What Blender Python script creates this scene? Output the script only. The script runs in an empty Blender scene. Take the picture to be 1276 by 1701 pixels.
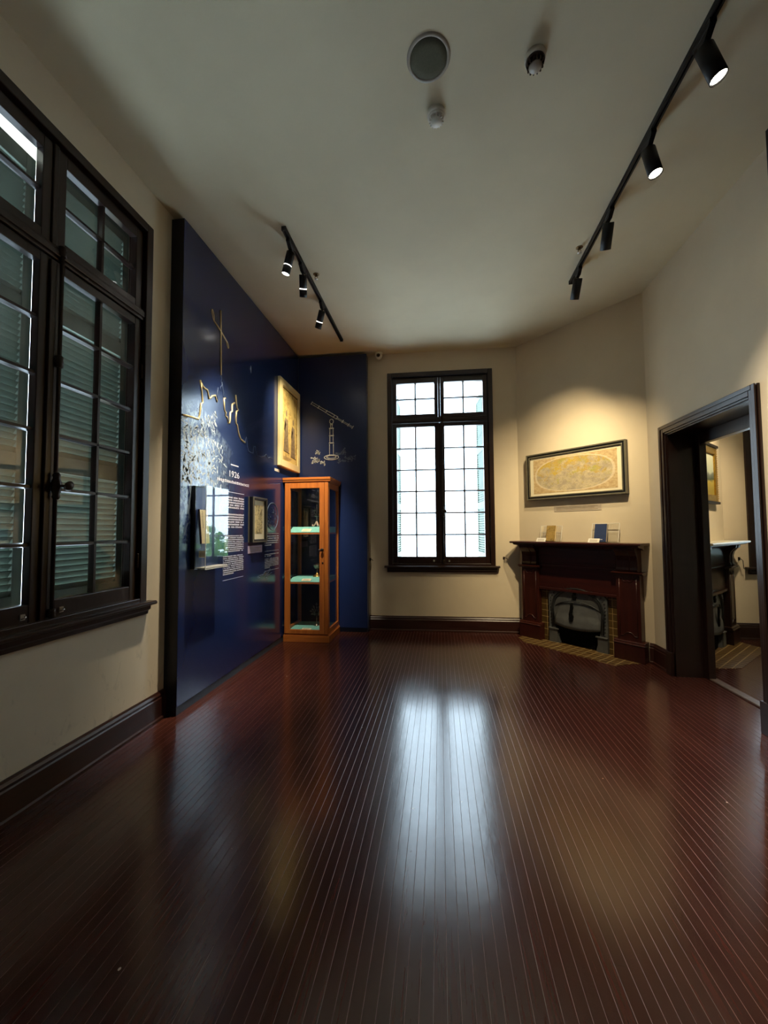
import bpy, bmesh, math, random
from mathutils import Vector, Matrix
random.seed(7)
PI = math.pi
SC = bpy.context.scene
COL = SC.collection

# ------------------------------------------------------------------ materials
def srgb(h):
    h = h.lstrip('#')
    out = []
    for i in (0, 2, 4):
        c = int(h[i:i+2], 16) / 255
        out.append(c / 12.92 if c <= .04045 else ((c + .055) / 1.055) ** 2.4)
    return (*out, 1.0)

def new_mat(name):
    m = bpy.data.materials.new(name); m.use_nodes = True
    nt = m.node_tree; nt.nodes.clear()
    out = nt.nodes.new('ShaderNodeOutputMaterial')
    return m, nt, out

def N(nt, t, **kw):
    n = nt.nodes.new(t)
    for k, v in kw.items(): setattr(n, k, v)
    return n

def math_n(nt, op, a, b=None, c=None, clamp=False):
    n = nt.nodes.new('ShaderNodeMath'); n.operation = op; n.use_clamp = clamp
    for i, v in enumerate((a, b, c)):
        if v is None: continue
        if isinstance(v, (int, float)): n.inputs[i].default_value = v
        else: nt.links.new(v, n.inputs[i])
    return n.outputs[0]

def mixc(nt, fac, a, b):
    n = nt.nodes.new('ShaderNodeMix'); n.data_type = 'RGBA'
    for sock, v in ((n.inputs['Factor'], fac), (n.inputs[6], a), (n.inputs[7], b)):
        if hasattr(v, 'is_linked'): nt.links.new(v, sock)
        elif isinstance(v, (int, float)): sock.default_value = v
        else: sock.default_value = v
    return n.outputs[2]

def ramp(nt, fac, stops):
    n = nt.nodes.new('ShaderNodeValToRGB')
    e = n.color_ramp.elements
    while len(e) < len(stops): e.new(.5)
    for el, (p, c) in zip(e, stops):
        el.position = p; el.color = c if len(c) == 4 else (*c, 1)
    nt.links.new(fac, n.inputs[0])
    return n.outputs[0]

def noise(nt, vec, scale, detail=4, rough=.55, dist=0):
    n = nt.nodes.new('ShaderNodeTexNoise')
    n.inputs['Scale'].default_value = scale; n.inputs['Detail'].default_value = detail
    n.inputs['Roughness'].default_value = rough; n.inputs['Distortion'].default_value = dist
    nt.links.new(vec, n.inputs['Vector'])
    return n.outputs['Fac']

def coords(nt, scale=(1, 1, 1), loc=(0, 0, 0), kind='Object'):
    tc = nt.nodes.new('ShaderNodeTexCoord')
    mp = nt.nodes.new('ShaderNodeMapping')
    mp.inputs['Scale'].default_value = scale; mp.inputs['Location'].default_value = loc
    nt.links.new(tc.outputs[kind], mp.inputs['Vector'])
    return mp.outputs['Vector']

def principled(nt, out, base, rough=.5, metal=0, spec=.5, bump=None, bstr=.2, bdist=.01):
    p = nt.nodes.new('ShaderNodeBsdfPrincipled')
    for key, v in (('Base Color', base), ('Roughness', rough)):
        if hasattr(v, 'is_linked'): nt.links.new(v, p.inputs[key])
        else: p.inputs[key].default_value = v
    p.inputs['Metallic'].default_value = metal
    p.inputs['Specular IOR Level'].default_value = spec
    if bump is not None:
        b = nt.nodes.new('ShaderNodeBump'); b.inputs['Strength'].default_value = bstr
        b.inputs['Distance'].default_value = bdist
        nt.links.new(bump, b.inputs['Height']); nt.links.new(b.outputs[0], p.inputs['Normal'])
    nt.links.new(p.outputs[0], out.inputs[0])
    return p

def simple(name, col, rough=.5, metal=0, spec=.5, var=.12, vscale=6, bump=.0, bscale=60):
    m, nt, out = new_mat(name)
    v = coords(nt)
    c = srgb(col) if isinstance(col, str) else col
    f = noise(nt, v, vscale)
    lo = tuple(x * (1 - var) for x in c[:3]) + (1,); hi = tuple(min(1, x * (1 + var)) for x in c[:3]) + (1,)
    base = ramp(nt, f, [(.3, lo), (.7, hi)])
    bp = noise(nt, v, bscale, 3) if bump else None
    principled(nt, out, base, rough, metal, spec, bp, bump, .004)
    return m

def grain_wood(name, c1, c2, rough=.35, axis='Z', scale=1.0, spec=.5):
    m, nt, out = new_mat(name)
    s = {'Z': (22, 22, 1.3), 'X': (1.3, 22, 22), 'Y': (22, 1.3, 22)}[axis]
    v = coords(nt, tuple(k * scale for k in s))
    f = noise(nt, v, 1.6, 5, .6, .6)
    base = ramp(nt, f, [(.3, srgb(c1)), (.7, srgb(c2))])
    principled(nt, out, base, rough, 0, spec, f, .06, .002)
    return m

def plaster(name, col, stain=.0):
    m, nt, out = new_mat(name)
    v = coords(nt)
    c = srgb(col)
    big = noise(nt, v, 1.1, 5, .6)
    a = tuple(x * .93 for x in c[:3]) + (1,); b = tuple(min(1, x * 1.05) for x in c[:3]) + (1,)
    base = ramp(nt, big, [(.3, a), (.7, b)])
    if stain:
        # scuffs and grime low on the wall: shaped dirt marks
        v2 = coords(nt, (1.5, 1.5, .8))
        sm = noise(nt, v2, 5, 6, .7, 1.2)
        sm = ramp(nt, sm, [(.58, (0, 0, 0)), (.75, (1, 1, 1))])
        tc = N(nt, 'ShaderNodeTexCoord'); sx = N(nt, 'ShaderNodeSeparateXYZ')
        nt.links.new(tc.outputs['Object'], sx.inputs[0])
        low = math_n(nt, 'SUBTRACT', .95, sx.outputs['Z'], clamp=True)
        k = math_n(nt, 'MULTIPLY', math_n(nt, 'MULTIPLY', sm, low), stain)
        base = mixc(nt, k, base, srgb('#6f6957'))
    bp = noise(nt, v, 180, 3, .6)
    principled(nt, out, base, .82, 0, .25, bp, .12, .004)
    return m

def floor_material():
    m, nt, out = new_mat('glossy_red_brown_floor_boards')
    tc = N(nt, 'ShaderNodeTexCoord'); sx = N(nt, 'ShaderNodeSeparateXYZ')
    nt.links.new(tc.outputs['Object'], sx.inputs[0])
    W = .041
    X = sx.outputs['X']; Y = sx.outputs['Y']
    u = math_n(nt, 'DIVIDE', math_n(nt, 'ADD', X, 10), W)
    idx = math_n(nt, 'FLOOR', u); fr = math_n(nt, 'FRACT', u)
    wn = N(nt, 'ShaderNodeTexWhiteNoise'); wn.noise_dimensions = '1D'
    nt.links.new(idx, wn.inputs['W'])
    rnd = wn.outputs['Value']
    # end joints, shifted per board
    L = 2.3
    v = math_n(nt, 'DIVIDE', math_n(nt, 'ADD', math_n(nt, 'ADD', Y, 20), math_n(nt, 'MULTIPLY', rnd, 9)), L)
    vf = math_n(nt, 'FRACT', v)
    wn2 = N(nt, 'ShaderNodeTexWhiteNoise'); wn2.noise_dimensions = '2D'
    cmb = N(nt, 'ShaderNodeCombineXYZ'); nt.links.new(idx, cmb.inputs[0]); nt.links.new(math_n(nt, 'FLOOR', v), cmb.inputs[1])
    nt.links.new(cmb.outputs[0], wn2.inputs['Vector'])
    tone = wn2.outputs['Value']
    edge = math_n(nt, 'ABSOLUTE', math_n(nt, 'SUBTRACT', fr, .5))          # .5 at the seam
    seam = N(nt, 'ShaderNodeMapRange'); seam.clamp = True
    nt.links.new(edge, seam.inputs[0])
    seam.inputs[1].default_value = .474; seam.inputs[2].default_value = .494
    seam = seam.outputs[0]
    jn = math_n(nt, 'LESS_THAN', vf, .0014)
    vec = coords(nt, (30, 1.2, 1))
    gr = noise(nt, vec, 2.0, 5, .6, .4)
    wear = noise(nt, coords(nt, (1.4, .7, 1)), 1.6, 6, .62, .5)
    base = ramp(nt, gr, [(.25, srgb('#381a14')), (.75, srgb('#4b261f'))])
    base = mixc(nt, math_n(nt, 'MULTIPLY', tone, .4), base, srgb('#2e1510'))
    base = mixc(nt, math_n(nt, 'MULTIPLY', ramp(nt, wear, [(.5, (0, 0, 0)), (.8, (1, 1, 1))]), .28), base, srgb('#6b3a28'))
    # pale dust and painted bevel gleam in the seams, broken up along their length
    dust_gleam = noise(nt, coords(nt, (9, 2.2, 1)), 2.2, 5, .65)
    dust_gleam = ramp(nt, dust_gleam, [(.36, (.12, .12, .12)), (.62, (1, 1, 1))])
    k = math_n(nt, 'MULTIPLY', math_n(nt, 'MULTIPLY', seam, dust_gleam), .5)
    base = mixc(nt, k, base, srgb('#9a8273'))
    base = mixc(nt, math_n(nt, 'MULTIPLY', jn, .8), base, srgb('#120a08'))
    # tiny flecks of plaster and scratches through the varnish
    vor = N(nt, 'ShaderNodeTexVoronoi'); vor.inputs['Scale'].default_value = 9
    nt.links.new(coords(nt, (1, .8, 1)), vor.inputs['Vector'])
    sepc = N(nt, 'ShaderNodeSeparateColor'); nt.links.new(vor.outputs['Color'], sepc.inputs[0])
    dot = math_n(nt, 'LESS_THAN', vor.outputs['Distance'], math_n(nt, 'MULTIPLY', sepc.outputs[1], .055))
    dot = math_n(nt, 'MULTIPLY', dot, math_n(nt, 'GREATER_THAN', sepc.outputs[0], .6))
    base = mixc(nt, dot, base, srgb('#b9ab97'))
    sc = noise(nt, coords(nt, (40, 6, 1)), 3, 8, .8, .3)
    sc = ramp(nt, sc, [(.70, (0, 0, 0)), (.745, (1, 1, 1))])
    base = mixc(nt, math_n(nt, 'MULTIPLY', sc, .35), base, srgb('#8d7461'))
    rgh = math_n(nt, 'ADD', .11, math_n(nt, 'MULTIPLY', wear, .15))
    rgh = math_n(nt, 'ADD', rgh, math_n(nt, 'MULTIPLY', seam, .3))
    lump = noise(nt, coords(nt, (11, 7, 1)), 2.0, 5, .62)
    h = math_n(nt, 'SUBTRACT', math_n(nt, 'MULTIPLY', lump, .75), math_n(nt, 'MULTIPLY', seam, 1.0))
    h = math_n(nt, 'ADD', h, math_n(nt, 'MULTIPLY', rnd, .05))
    principled(nt, out, base, rgh, 0, .8, h, .22, .0025)
    return m

def panel_blue():
    """glossy deep blue board; a pale halftone print fades out of its near edge"""
    m, nt, out = new_mat('deep_blue_printed_board')
    tc = N(nt, 'ShaderNodeTexCoord'); sx = N(nt, 'ShaderNodeSeparateXYZ')
    nt.links.new(tc.outputs['Object'], sx.inputs[0])
    Y, Z = sx.outputs['Y'], sx.outputs['Z']            # local: Y runs along the board from its near edge
    mr = lambda v, a, b, c, d: (lambda n: (nt.links.new(v, n.inputs[0]), [n.inputs[i + 1].__setattr__('default_value', q) for i, q in enumerate((a, b, c, d))], n.outputs[0])[2])(N(nt, 'ShaderNodeMapRange', clamp=True))
    along = mr(Y, .25, .85, 1, 0)
    # roofline: the print ends along a slope
    top = math_n(nt, 'SUBTRACT', math_n(nt, 'SUBTRACT', 2.52, math_n(nt, 'MULTIPLY', math_n(nt, 'ABSOLUTE', math_n(nt, 'SUBTRACT', Y, .2)), .55)), Z)
    top = mr(top, 0, .04, 0, 1)
    bot = mr(Z, 1.2, 1.85, 0, 1)
    reg = math_n(nt, 'MULTIPLY', math_n(nt, 'MULTIPLY', along, top), bot)
    v = coords(nt, (1, 11, 6))
    f = noise(nt, v, 1.6, 6, .72, 1.4)
    f2 = noise(nt, coords(nt, (1, 34, 9)), 1.0, 3, .7, .8)
    marks = ramp(nt, math_n(nt, 'ADD', math_n(nt, 'MULTIPLY', f, .65), math_n(nt, 'MULTIPLY', f2, .35)), [(.49, (0, 0, 0)), (.53, (1, 1, 1))])
    k = math_n(nt, 'MULTIPLY', math_n(nt, 'MULTIPLY', reg, marks), .55)
    fl = noise(nt, coords(nt), .8, 3)
    base = ramp(nt, fl, [(.3, srgb('#17264f')), (.7, srgb('#1b2c5a'))])
    base = mixc(nt, k, base, srgb('#a8bcc4'))
    principled(nt, out, base, .17, 0, .85, noise(nt, coords(nt), 14, 2), .02, .01)
    return m

def tile_mat(name, c1, c2, grout, sz, rough=.3, mortar=.03):
    m, nt, out = new_mat(name)
    br = N(nt, 'ShaderNodeTexBrick'); br.offset = 0
    br.inputs['Color1'].default_value = srgb(c1); br.inputs['Color2'].default_value = srgb(c2)
    br.inputs['Mortar'].default_value = srgb(grout)
    br.inputs['Scale'].default_value = 1 / sz; br.inputs['Mortar Size'].default_value = mortar
    br.inputs['Brick Width'].default_value = 1.0; br.inputs['Row Height'].default_value = 1.0
    return m, nt, out, br

def tiles_vertical(name, c1, c2, grout, sz, loc=(0, 0, 0)):
    m, nt, out, br = tile_mat(name, c1, c2, grout, sz)
    tc = N(nt, 'ShaderNodeTexCoord'); sx = N(nt, 'ShaderNodeSeparateXYZ'); cb = N(nt, 'ShaderNodeCombineXYZ')
    nt.links.new(tc.outputs['Object'], sx.inputs[0])
    nt.links.new(math_n(nt, 'ADD', sx.outputs['X'], loc[0] + 10 * sz), cb.inputs[0]); nt.links.new(math_n(nt, 'ADD', sx.outputs['Z'], loc[2]), cb.inputs[1])
    nt.links.new(cb.outputs[0], br.inputs['Vector'])
    principled(nt, out, br.outputs['Color'], .28, 0, .5, br.outputs['Fac'], -.3, .003)
    return m

def tiles_floor(name, c1, c2, grout, sz):
    m, nt, out, br = tile_mat(name, c1, c2, grout, sz, .3, .06)
    nt.links.new(coords(nt, (1, 1, 1), (10 * sz, 10 * sz, 0)), br.inputs['Vector'])
    nz = noise(nt, coords(nt), 20, 4)
    base = mixc(nt, math_n(nt, 'MULTIPLY', nz, .3), br.outputs['Color'], srgb('#3a2413'))
    principled(nt, out, base, .42, 0, .4, br.outputs['Fac'], -.3, .003)
    return m

def glass_mat(name, tint=(1, 1, 1, 1), gl=1.0, grime=.06):
    """thin pane: clear transmission mixed with a Fresnel mirror, a little grime"""
    m, nt, out = new_mat(name)
    tr = N(nt, 'ShaderNodeBsdfTransparent'); tr.inputs[0].default_value = tint
    gs = N(nt, 'ShaderNodeBsdfGlossy'); gs.inputs['Roughness'].default_value = .015
    gs.inputs[0].default_value = (gl, gl, gl, 1)
    lw = N(nt, 'ShaderNodeLayerWeight'); lw.inputs['Blend'].default_value = .5      # same on both faces of the thin pane
    fr = math_n(nt, 'ADD', .04, math_n(nt, 'MULTIPLY', math_n(nt, 'POWER', lw.outputs['Facing'], 5), .96), clamp=True)
    mx = N(nt, 'ShaderNodeMixShader')
    nt.links.new(fr, mx.inputs[0]); nt.links.new(tr.outputs[0], mx.inputs[1]); nt.links.new(gs.outputs[0], mx.inputs[2])
    v = coords(nt, (1, 1, .4)); g = noise(nt, v, 9, 5, .65)
    df = N(nt, 'ShaderNodeBsdfDiffuse'); df.inputs[0].default_value = (.5, .55, .5, 1)
    mx2 = N(nt, 'ShaderNodeMixShader')
    k = math_n(nt, 'MULTIPLY', ramp(nt, g, [(.4, (0, 0, 0)), (.8, (1, 1, 1))]), grime)
    nt.links.new(k, mx2.inputs[0]); nt.links.new(mx.outputs[0], mx2.inputs[1]); nt.links.new(df.outputs[0], mx2.inputs[2])
    nt.links.new(mx2.outputs[0], out.inputs[0])
    return m

def emit(name, col, strength):
    m, nt, out = new_mat(name)
    e = N(nt, 'ShaderNodeEmission'); e.inputs[0].default_value = col; e.inputs[1].default_value = strength
    lw = N(nt, 'ShaderNodeTexNoise'); lw.inputs['Scale'].default_value = 40
    nt.links.new(e.outputs[0], out.inputs[0])
    return m

def map_print():
    m, nt, out = new_mat('old_world_map_print')
    tc = N(nt, 'ShaderNodeTexCoord'); sx = N(nt, 'ShaderNodeSeparateXYZ')
    nt.links.new(tc.outputs['Object'], sx.inputs[0])
    X, Z = sx.outputs['X'], sx.outputs['Z']
    ex = math_n(nt, 'DIVIDE', X, .475); ez = math_n(nt, 'DIVIDE', Z, .205)
    r = math_n(nt, 'ADD', math_n(nt, 'POWER', math_n(nt, 'ABSOLUTE', ex), 2.4), math_n(nt, 'POWER', math_n(nt, 'ABSOLUTE', ez), 2.4))
    inside = math_n(nt, 'LESS_THAN', r, 1.0)
    rim = math_n(nt, 'LESS_THAN', math_n(nt, 'ABSOLUTE', math_n(nt, 'SUBTRACT', r, 1.03)), .07)
    v = coords(nt, (1, 1, 1.4))
    land = noise(nt, v, 11, 8, .74, .3)
    hue = noise(nt, v, 3.1, 2)
    north = math_n(nt, 'MULTIPLY', math_n(nt, 'ADD', Z, .03), .38)
    lm = ramp(nt, math_n(nt, 'ADD', land, north), [(.50, (0, 0, 0)), (.60, (1, 1, 1))])
    lc = ramp(nt, hue, [(.36, srgb('#c7ab45')), (.5, srgb('#bd9f56')), (.6, srgb('#a9a457')), (.72, srgb('#b98d58'))])
    sea = ramp(nt, noise(nt, v, 14, 4), [(.35, srgb('#a99b83')), (.7, srgb('#cdbd97'))])
    c = mixc(nt, lm, sea, lc)
    txt = noise(nt, coords(nt, (1, 1, 2.6)), 75, 3, .8)
    tm = ramp(nt, txt, [(.56, (0, 0, 0)), (.63, (1, 1, 1))])
    c = mixc(nt, math_n(nt, 'MULTIPLY', tm, .6), c, srgb('#5c4c33'))
    outer = ramp(nt, noise(nt, v, 26, 5, .7), [(.4, srgb('#b79a6e')), (.62, srgb('#d0b98c'))])
    c = mixc(nt, inside, outer, c)
    c = mixc(nt, math_n(nt, 'MULTIPLY', rim, .45), c, srgb('#e8dcc0'))
    principled(nt, out, c, .45, 0, .4)
    return m

def engraving(name, paper, ink, dens=.5, sc=40):
    m, nt, out = new_mat(name)
    v = coords(nt)
    a = noise(nt, v, sc, 5, .75, 1.2); b = noise(nt, v, sc * .25, 3)
    s = math_n(nt, 'ADD', math_n(nt, 'MULTIPLY', a, .6), math_n(nt, 'MULTIPLY', b, .4))
    f = ramp(nt, s, [(dens - .02, (0, 0, 0)), (dens + .05, (1, 1, 1))])
    principled(nt, out, mixc(nt, math_n(nt, 'MULTIPLY', f, .8), srgb(paper), srgb(ink)), .55, 0, .3)
    return m

def landscape():
    m, nt, out = new_mat('painted_landscape')
    tc = N(nt, 'ShaderNodeTexCoord'); sx = N(nt, 'ShaderNodeSeparateXYZ')
    nt.links.new(tc.outputs['Object'], sx.inputs[0])
    w = noise(nt, coords(nt), 7, 4)
    z = math_n(nt, 'ADD', sx.outputs['Z'], math_n(nt, 'MULTIPLY', w, .14))
    f = math_n(nt, 'ADD', math_n(nt, 'MULTIPLY', z, 2.0), .35)
    c = ramp(nt, f, [(.05, srgb('#9c8a3c')), (.3, srgb('#b7a34d')), (.36, srgb('#4f5a48')), (.5, srgb('#7a8074')), (.56, srgb('#b9c0a8')), (.9, srgb('#cfd2b8'))])
    principled(nt, out, c, .5, 0, .3)
    return m

M = dict(
    wall=plaster('cream_wall_paint', '#dccdb2'),
    wall_low=plaster('cream_wall_paint_scuffed', '#ddd0b7', .8),
    ceil=plaster('off_white_ceiling_paint', '#dacfb2'),
    floor=floor_material(),
    dark=grain_wood('dark_brown_painted_wood', '#1f110d', '#2c1914', .3),
    darkx=grain_wood('dark_brown_painted_wood_horizontal', '#1f110d', '#2c1914', .3, 'X'),
    base=grain_wood('dark_red_brown_baseboard', '#2b1510', '#3a1d16', .32, 'X'),
    mantel=grain_wood('red_brown_mantel_wood', '#30130e', '#431b14', .3),
    mantelx=grain_wood('red_brown_mantel_wood_horizontal', '#30130e', '#431b14', .3, 'X'),
    blue=panel_blue(),
    blue_plain=simple('deep_blue_board', '#192a58', .3, 0, .5, .06, .8),
    blue_dark=simple('blue_black_board_and_shade', '#0b1020', .4, 0, .4, .08),  # dark boards, and the shade painted on the left board's near end
    skirt=simple('grey_blue_board_foot', '#39424f', .5, 0, .4, .08),
    gold=simple('brushed_gold_strip', '#dcc792', .42, .55, .5, .1),
    white_print=simple('white_printed_lettering', '#e6e2ea', .6, 0, .3, .03),
    pale_print=simple('pale_print', '#b9c4cb', .6, 0, .3, .25, 30),
    faint_print=simple('faint_print', '#5f6f8a', .6, 0, .3, .3, 40),
    black=simple('black_powder_coated_metal', '#0d0d0f', .5, 0, .4, .1),
    black_satin=simple('black_lacquer', '#101012', .35, 0, .5, .08),
    iron=simple('grey_cast_iron', '#5f6162', .5, .35, .5, .16, 12, .1, 70),
    iron_dark=simple('dark_cast_iron', '#2c2e30', .5, .35, .5, .15, 14, .1, 70),
    soot=simple('sooty_black', '#080808', .9, 0, .1, .2),
    tile=tiles_vertical('brown_glazed_wall_tile', '#4c3a1c', '#5a4524', '#b39a68', .0785, (.0, 0, .02)),
    hearth=tiles_floor('brown_hearth_tile', '#453013', '#573f1e', '#a08a5c', .0785),
    glass=glass_mat('window_glass'),
    acrylic=glass_mat('clear_acrylic', (.985, .99, .99, 1), 1, .004),
    clean=glass_mat('clean_cabinet_glass', (1, 1, 1, 1), 1, .006),
    shutter=simple('grey_green_shutter_paint', '#5f6e63', .6, 0, .3, .12, 8),
    brass=simple('aged_brass', '#6a5738', .4, .8, .5, .2, 20),
    bronze=simple('dark_bronze_bolt', '#33261d', .4, .5, .5, .2, 20),
    steel=simple('bright_latch_metal', '#c9c6bf', .3, 1, .5, .08),
    cab=grain_wood('orange_brown_varnished_wood', '#9a5322', '#c07434', .3),
    cabx=grain_wood('orange_brown_varnished_wood_horizontal', '#9a5322', '#c07434', .3, 'X'),
    cab_dark=simple('dark_cabinet_lining', '#15171c', .7, 0, .2, .1),
    felt=simple('teal_felt', '#7fc2b8', .95, 0, .1, .08, 30, .2, 200),
    card=simple('cream_card', '#efe6c6', .7, 0, .2, .03),
    silver=simple('tarnished_silver', '#8a8578', .35, .9, .5, .2, 20),
    goldcup=simple('gilt_metal', '#d2a75c', .3, .9, .5, .1),
    pink=simple('pale_scrolled_foot', '#d8b8a2', .35, .3, .5, .1),
    cream_frame=simple('cream_picture_frame', '#dccf9d', .45, 0, .4, .06),
    paper=simple('aged_paper', '#d9c486', .7, 0, .2, .12, 9),
    mat_board=simple('ivory_mat_board', '#e7dcbc', .7, 0, .2, .03),
    ink=simple('brown_ink', '#4c3b22', .7, 0, .2, .3, 30),
    ink_grey=simple('grey_ink_wash', '#8a7a62', .7, 0, .2, .35, 26),
    greyframe=simple('grey_gold_frame_moulding', '#7d7865', .35, .5, .5, .12, 14),
    lilac=simple('pale_lilac_caption_card', '#b3a0b4', .6, 0, .3, .05),
    cap=simple('pale_grey_caption_strip', '#bcae9c', .6, 0, .3, .05),
    map=map_print(), engrave=engraving('ornate_engraving', '#d8c48c', '#57482c', .5, 34),
    scene_eng=engraving('faded_engraving_ground', '#d8c07a', '#a88f52', .52, 22),
    land=landscape(),
    gilt=simple('gilt_frame', '#c49b45', .35, .8, .5, .2, 40),
    navy=simple('navy_cloth_book', '#2b3a5e', .6, 0, .3, .08),
    tanbook=engraving('tan_patterned_book_cover', '#a3864a', '#6f5a2e', .52, 60),
    pages=simple('book_pages', '#efe0b8', .8, 0, .2, .1, 60),
    brown_cover=simple('brown_leather_cover', '#3a231a', .6, 0, .3, .2, 20),
    white_plastic=simple('white_plastic', '#ddd8cc', .4, 0, .5, .03),
    grey_plastic=simple('grey_plastic_cap', '#a49c8e', .45, 0, .5, .05),
    grille=simple('olive_grey_speaker_mesh', '#5c5b4b', .8, 0, .2, .1, 120, .3, 300),
    lens_dark=simple('black_lens', '#0b0b0d', .1, 0, .6, .05),
    lamp=emit('warm_lamp_lens', (1, .86, .62, 1), 26),
    lamp_soft=emit('white_lamp_lens', (1, .95, .86, 1), 9),
    ring=emit('white_lamp_ring', (1, .97, .92, 1), 3),
    mantel2_top=simple('painted_sheen_shelf', '#cfcfc4', .25, 0, .5, .05),  # window reflection on the shelf top painted as a pale colour
    leaf=simple('tree_leaf', '#4f7a2f', .6, 0, .3, .35, 3),
    bark=simple('tree_bark', '#5a4636', .9, 0, .2, .3, 12),
    threshold=grain_wood('worn_threshold_wood', '#4a3a30', '#6b5a4c', .4, 'Y'),
)

# ------------------------------------------------------------------ mesh helpers
class MB:
    def __init__(self): self.bm = bmesh.new()
    def box(self, x0, x1, y0, y1, z0, z1, mat=0, T=None):
        x0, x1 = sorted((x0, x1)); y0, y1 = sorted((y0, y1)); z0, z1 = sorted((z0, z1))
        vs = [self.bm.verts.new(p) for p in ((x0,y0,z0),(x1,y0,z0),(x1,y1,z0),(x0,y1,z0),(x0,y0,z1),(x1,y0,z1),(x1,y1,z1),(x0,y1,z1))]
        if T is not None:
            for v in vs: v.co = T @ v.co
        for f in ((0,3,2,1),(4,5,6,7),(0,1,5,4),(1,2,6,5),(2,3,7,6),(3,0,4,7)):
            self.bm.faces.new([vs[i] for i in f]).material_index = mat
        return self
    def prism(self, poly, plane, a, b, mat=0, T=None, caps=True):
        """poly: 2-D outline; plane 'xz' extruded along y, 'yz' along x, 'xy' along z"""
        def P(q, t):
            return {'xz': (q[0], t, q[1]), 'yz': (t, q[0], q[1]), 'xy': (q[0], q[1], t)}[plane]
        A = [self.bm.verts.new(P(q, a)) for q in poly]; B = [self.bm.verts.new(P(q, b)) for q in poly]
        if T is not None:
            for v in A + B: v.co = T @ v.co
        n = len(poly)
        for i in range(n):
            self.bm.faces.new((A[i], A[(i+1) % n], B[(i+1) % n], B[i])).material_index = mat
        if caps:
            self.bm.faces.new(A[::-1]).material_index = mat; self.bm.faces.new(B).material_index = mat
        return self
    def lathe(self, prof, c=(0, 0, 0), seg=24, mat=0, T=None, smooth=True, caps=True):
        """prof: (r, z) from bottom to top"""
        rings = []
        for r, z in prof:
            if r < 1e-5: rings.append([self.bm.verts.new((c[0], c[1], c[2] + z))])
            else: rings.append([self.bm.verts.new((c[0] + r*math.cos(2*PI*k/seg), c[1] + r*math.sin(2*PI*k/seg), c[2] + z)) for k in range(seg)])
        if T is not None:
            for rg in rings:
                for v in rg: v.co = T @ v.co
        for A, B in zip(rings, rings[1:]):
            for k in range(seg):
                a, b = A[k % len(A)], A[(k+1) % len(A)]; d, e = B[k % len(B)], B[(k+1) % len(B)]
                vs = []
                for v in (a, b, e, d):
                    if v not in vs: vs.append(v)
                if len(vs) > 2:
                    f = self.bm.faces.new(vs); f.material_index = mat; f.smooth = smooth
        for rg, flip in ((rings[0], True), (rings[-1], False)):
            if len(rg) > 2 and caps:
                f = self.bm.faces.new(rg[::-1] if flip else rg); f.material_index = mat
        return self
    def tube(self, pts, r, seg=8, mat=0, closed=False, T=None, smooth=True):
        pts = [Vector(p) for p in pts]; rs = r if isinstance(r, (list, tuple)) else [r] * len(pts)
        rings = []; n = len(pts); up = None
        for i, p in enumerate(pts):
            a = pts[i-1] if (i or closed) else p; b = pts[(i+1) % n] if (i < n-1 or closed) else p
            d = (b - a).normalized() if (b - a).length > 1e-9 else Vector((0, 0, 1))
            if up is None: up = Vector((0, 0, 1)) if abs(d.z) < .9 else Vector((1, 0, 0))
            s = d.cross(up)
            if s.length < 1e-4: s = d.cross(Vector((0, 1, 0)))
            s.normalize(); u = s.cross(d).normalized(); up = u
            rings.append([self.bm.verts.new(p + (s*math.cos(2*PI*k/seg) + u*math.sin(2*PI*k/seg)) * rs[i]) for k in range(seg)])
        if T is not None:
            for rg in rings:
                for v in rg: v.co = T @ v.co
        m = n if closed else n - 1
        for i in range(m):
            A, B = rings[i], rings[(i+1) % n]
            for k in range(seg):
                f = self.bm.faces.new((A[k], A[(k+1) % seg], B[(k+1) % seg], B[k])); f.smooth = smooth; f.material_index = mat
        if not closed:
            self.bm.faces.new(rings[0][::-1]).material_index = mat; self.bm.faces.new(rings[-1]).material_index = mat
        return self
    def quad(self, pts, mat=0):
        f = self.bm.faces.new([self.bm.verts.new(p) for p in pts]); f.material_index = mat
        return self
    def build(self, name, mats, parent=None, bevel=0, kind=None):
        bmesh.ops.recalc_face_normals(self.bm, faces=self.bm.faces)
        me = bpy.data.meshes.new(name); self.bm.to_mesh(me); self.bm.free()
        for m in (mats if isinstance(mats, (list, tuple)) else [mats]): me.materials.append(m)
        o = bpy.data.objects.new(name, me); COL.objects.link(o)
        if parent is not None: o.parent = parent
        if bevel:
            b = o.modifiers.new('bevel', 'BEVEL'); b.width = bevel; b.segments = 2; b.limit_method = 'ANGLE'
            b.angle_limit = math.radians(40)
        if kind: o['kind'] = kind
        return o

def empty(name, loc=(0, 0, 0), rz=0, parent=None):
    o = bpy.data.objects.new(name, None); COL.objects.link(o)
    o.location = loc; o.rotation_euler = (0, 0, rz); o.empty_display_size = .1
    if parent is not None: o.parent = parent
    return o

def tag(o, label, cat, group=None):
    o['label'] = label; o['category'] = cat
    if group: o['group'] = group
    return o

def struct(o): o['kind'] = 'structure'; return o

def copy_tree(o, parent=None):
    c = o.copy(); COL.objects.link(c)
    if parent is not None: c.parent = parent
    for ch in list(o.children): copy_tree(ch, c)
    return c

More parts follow.
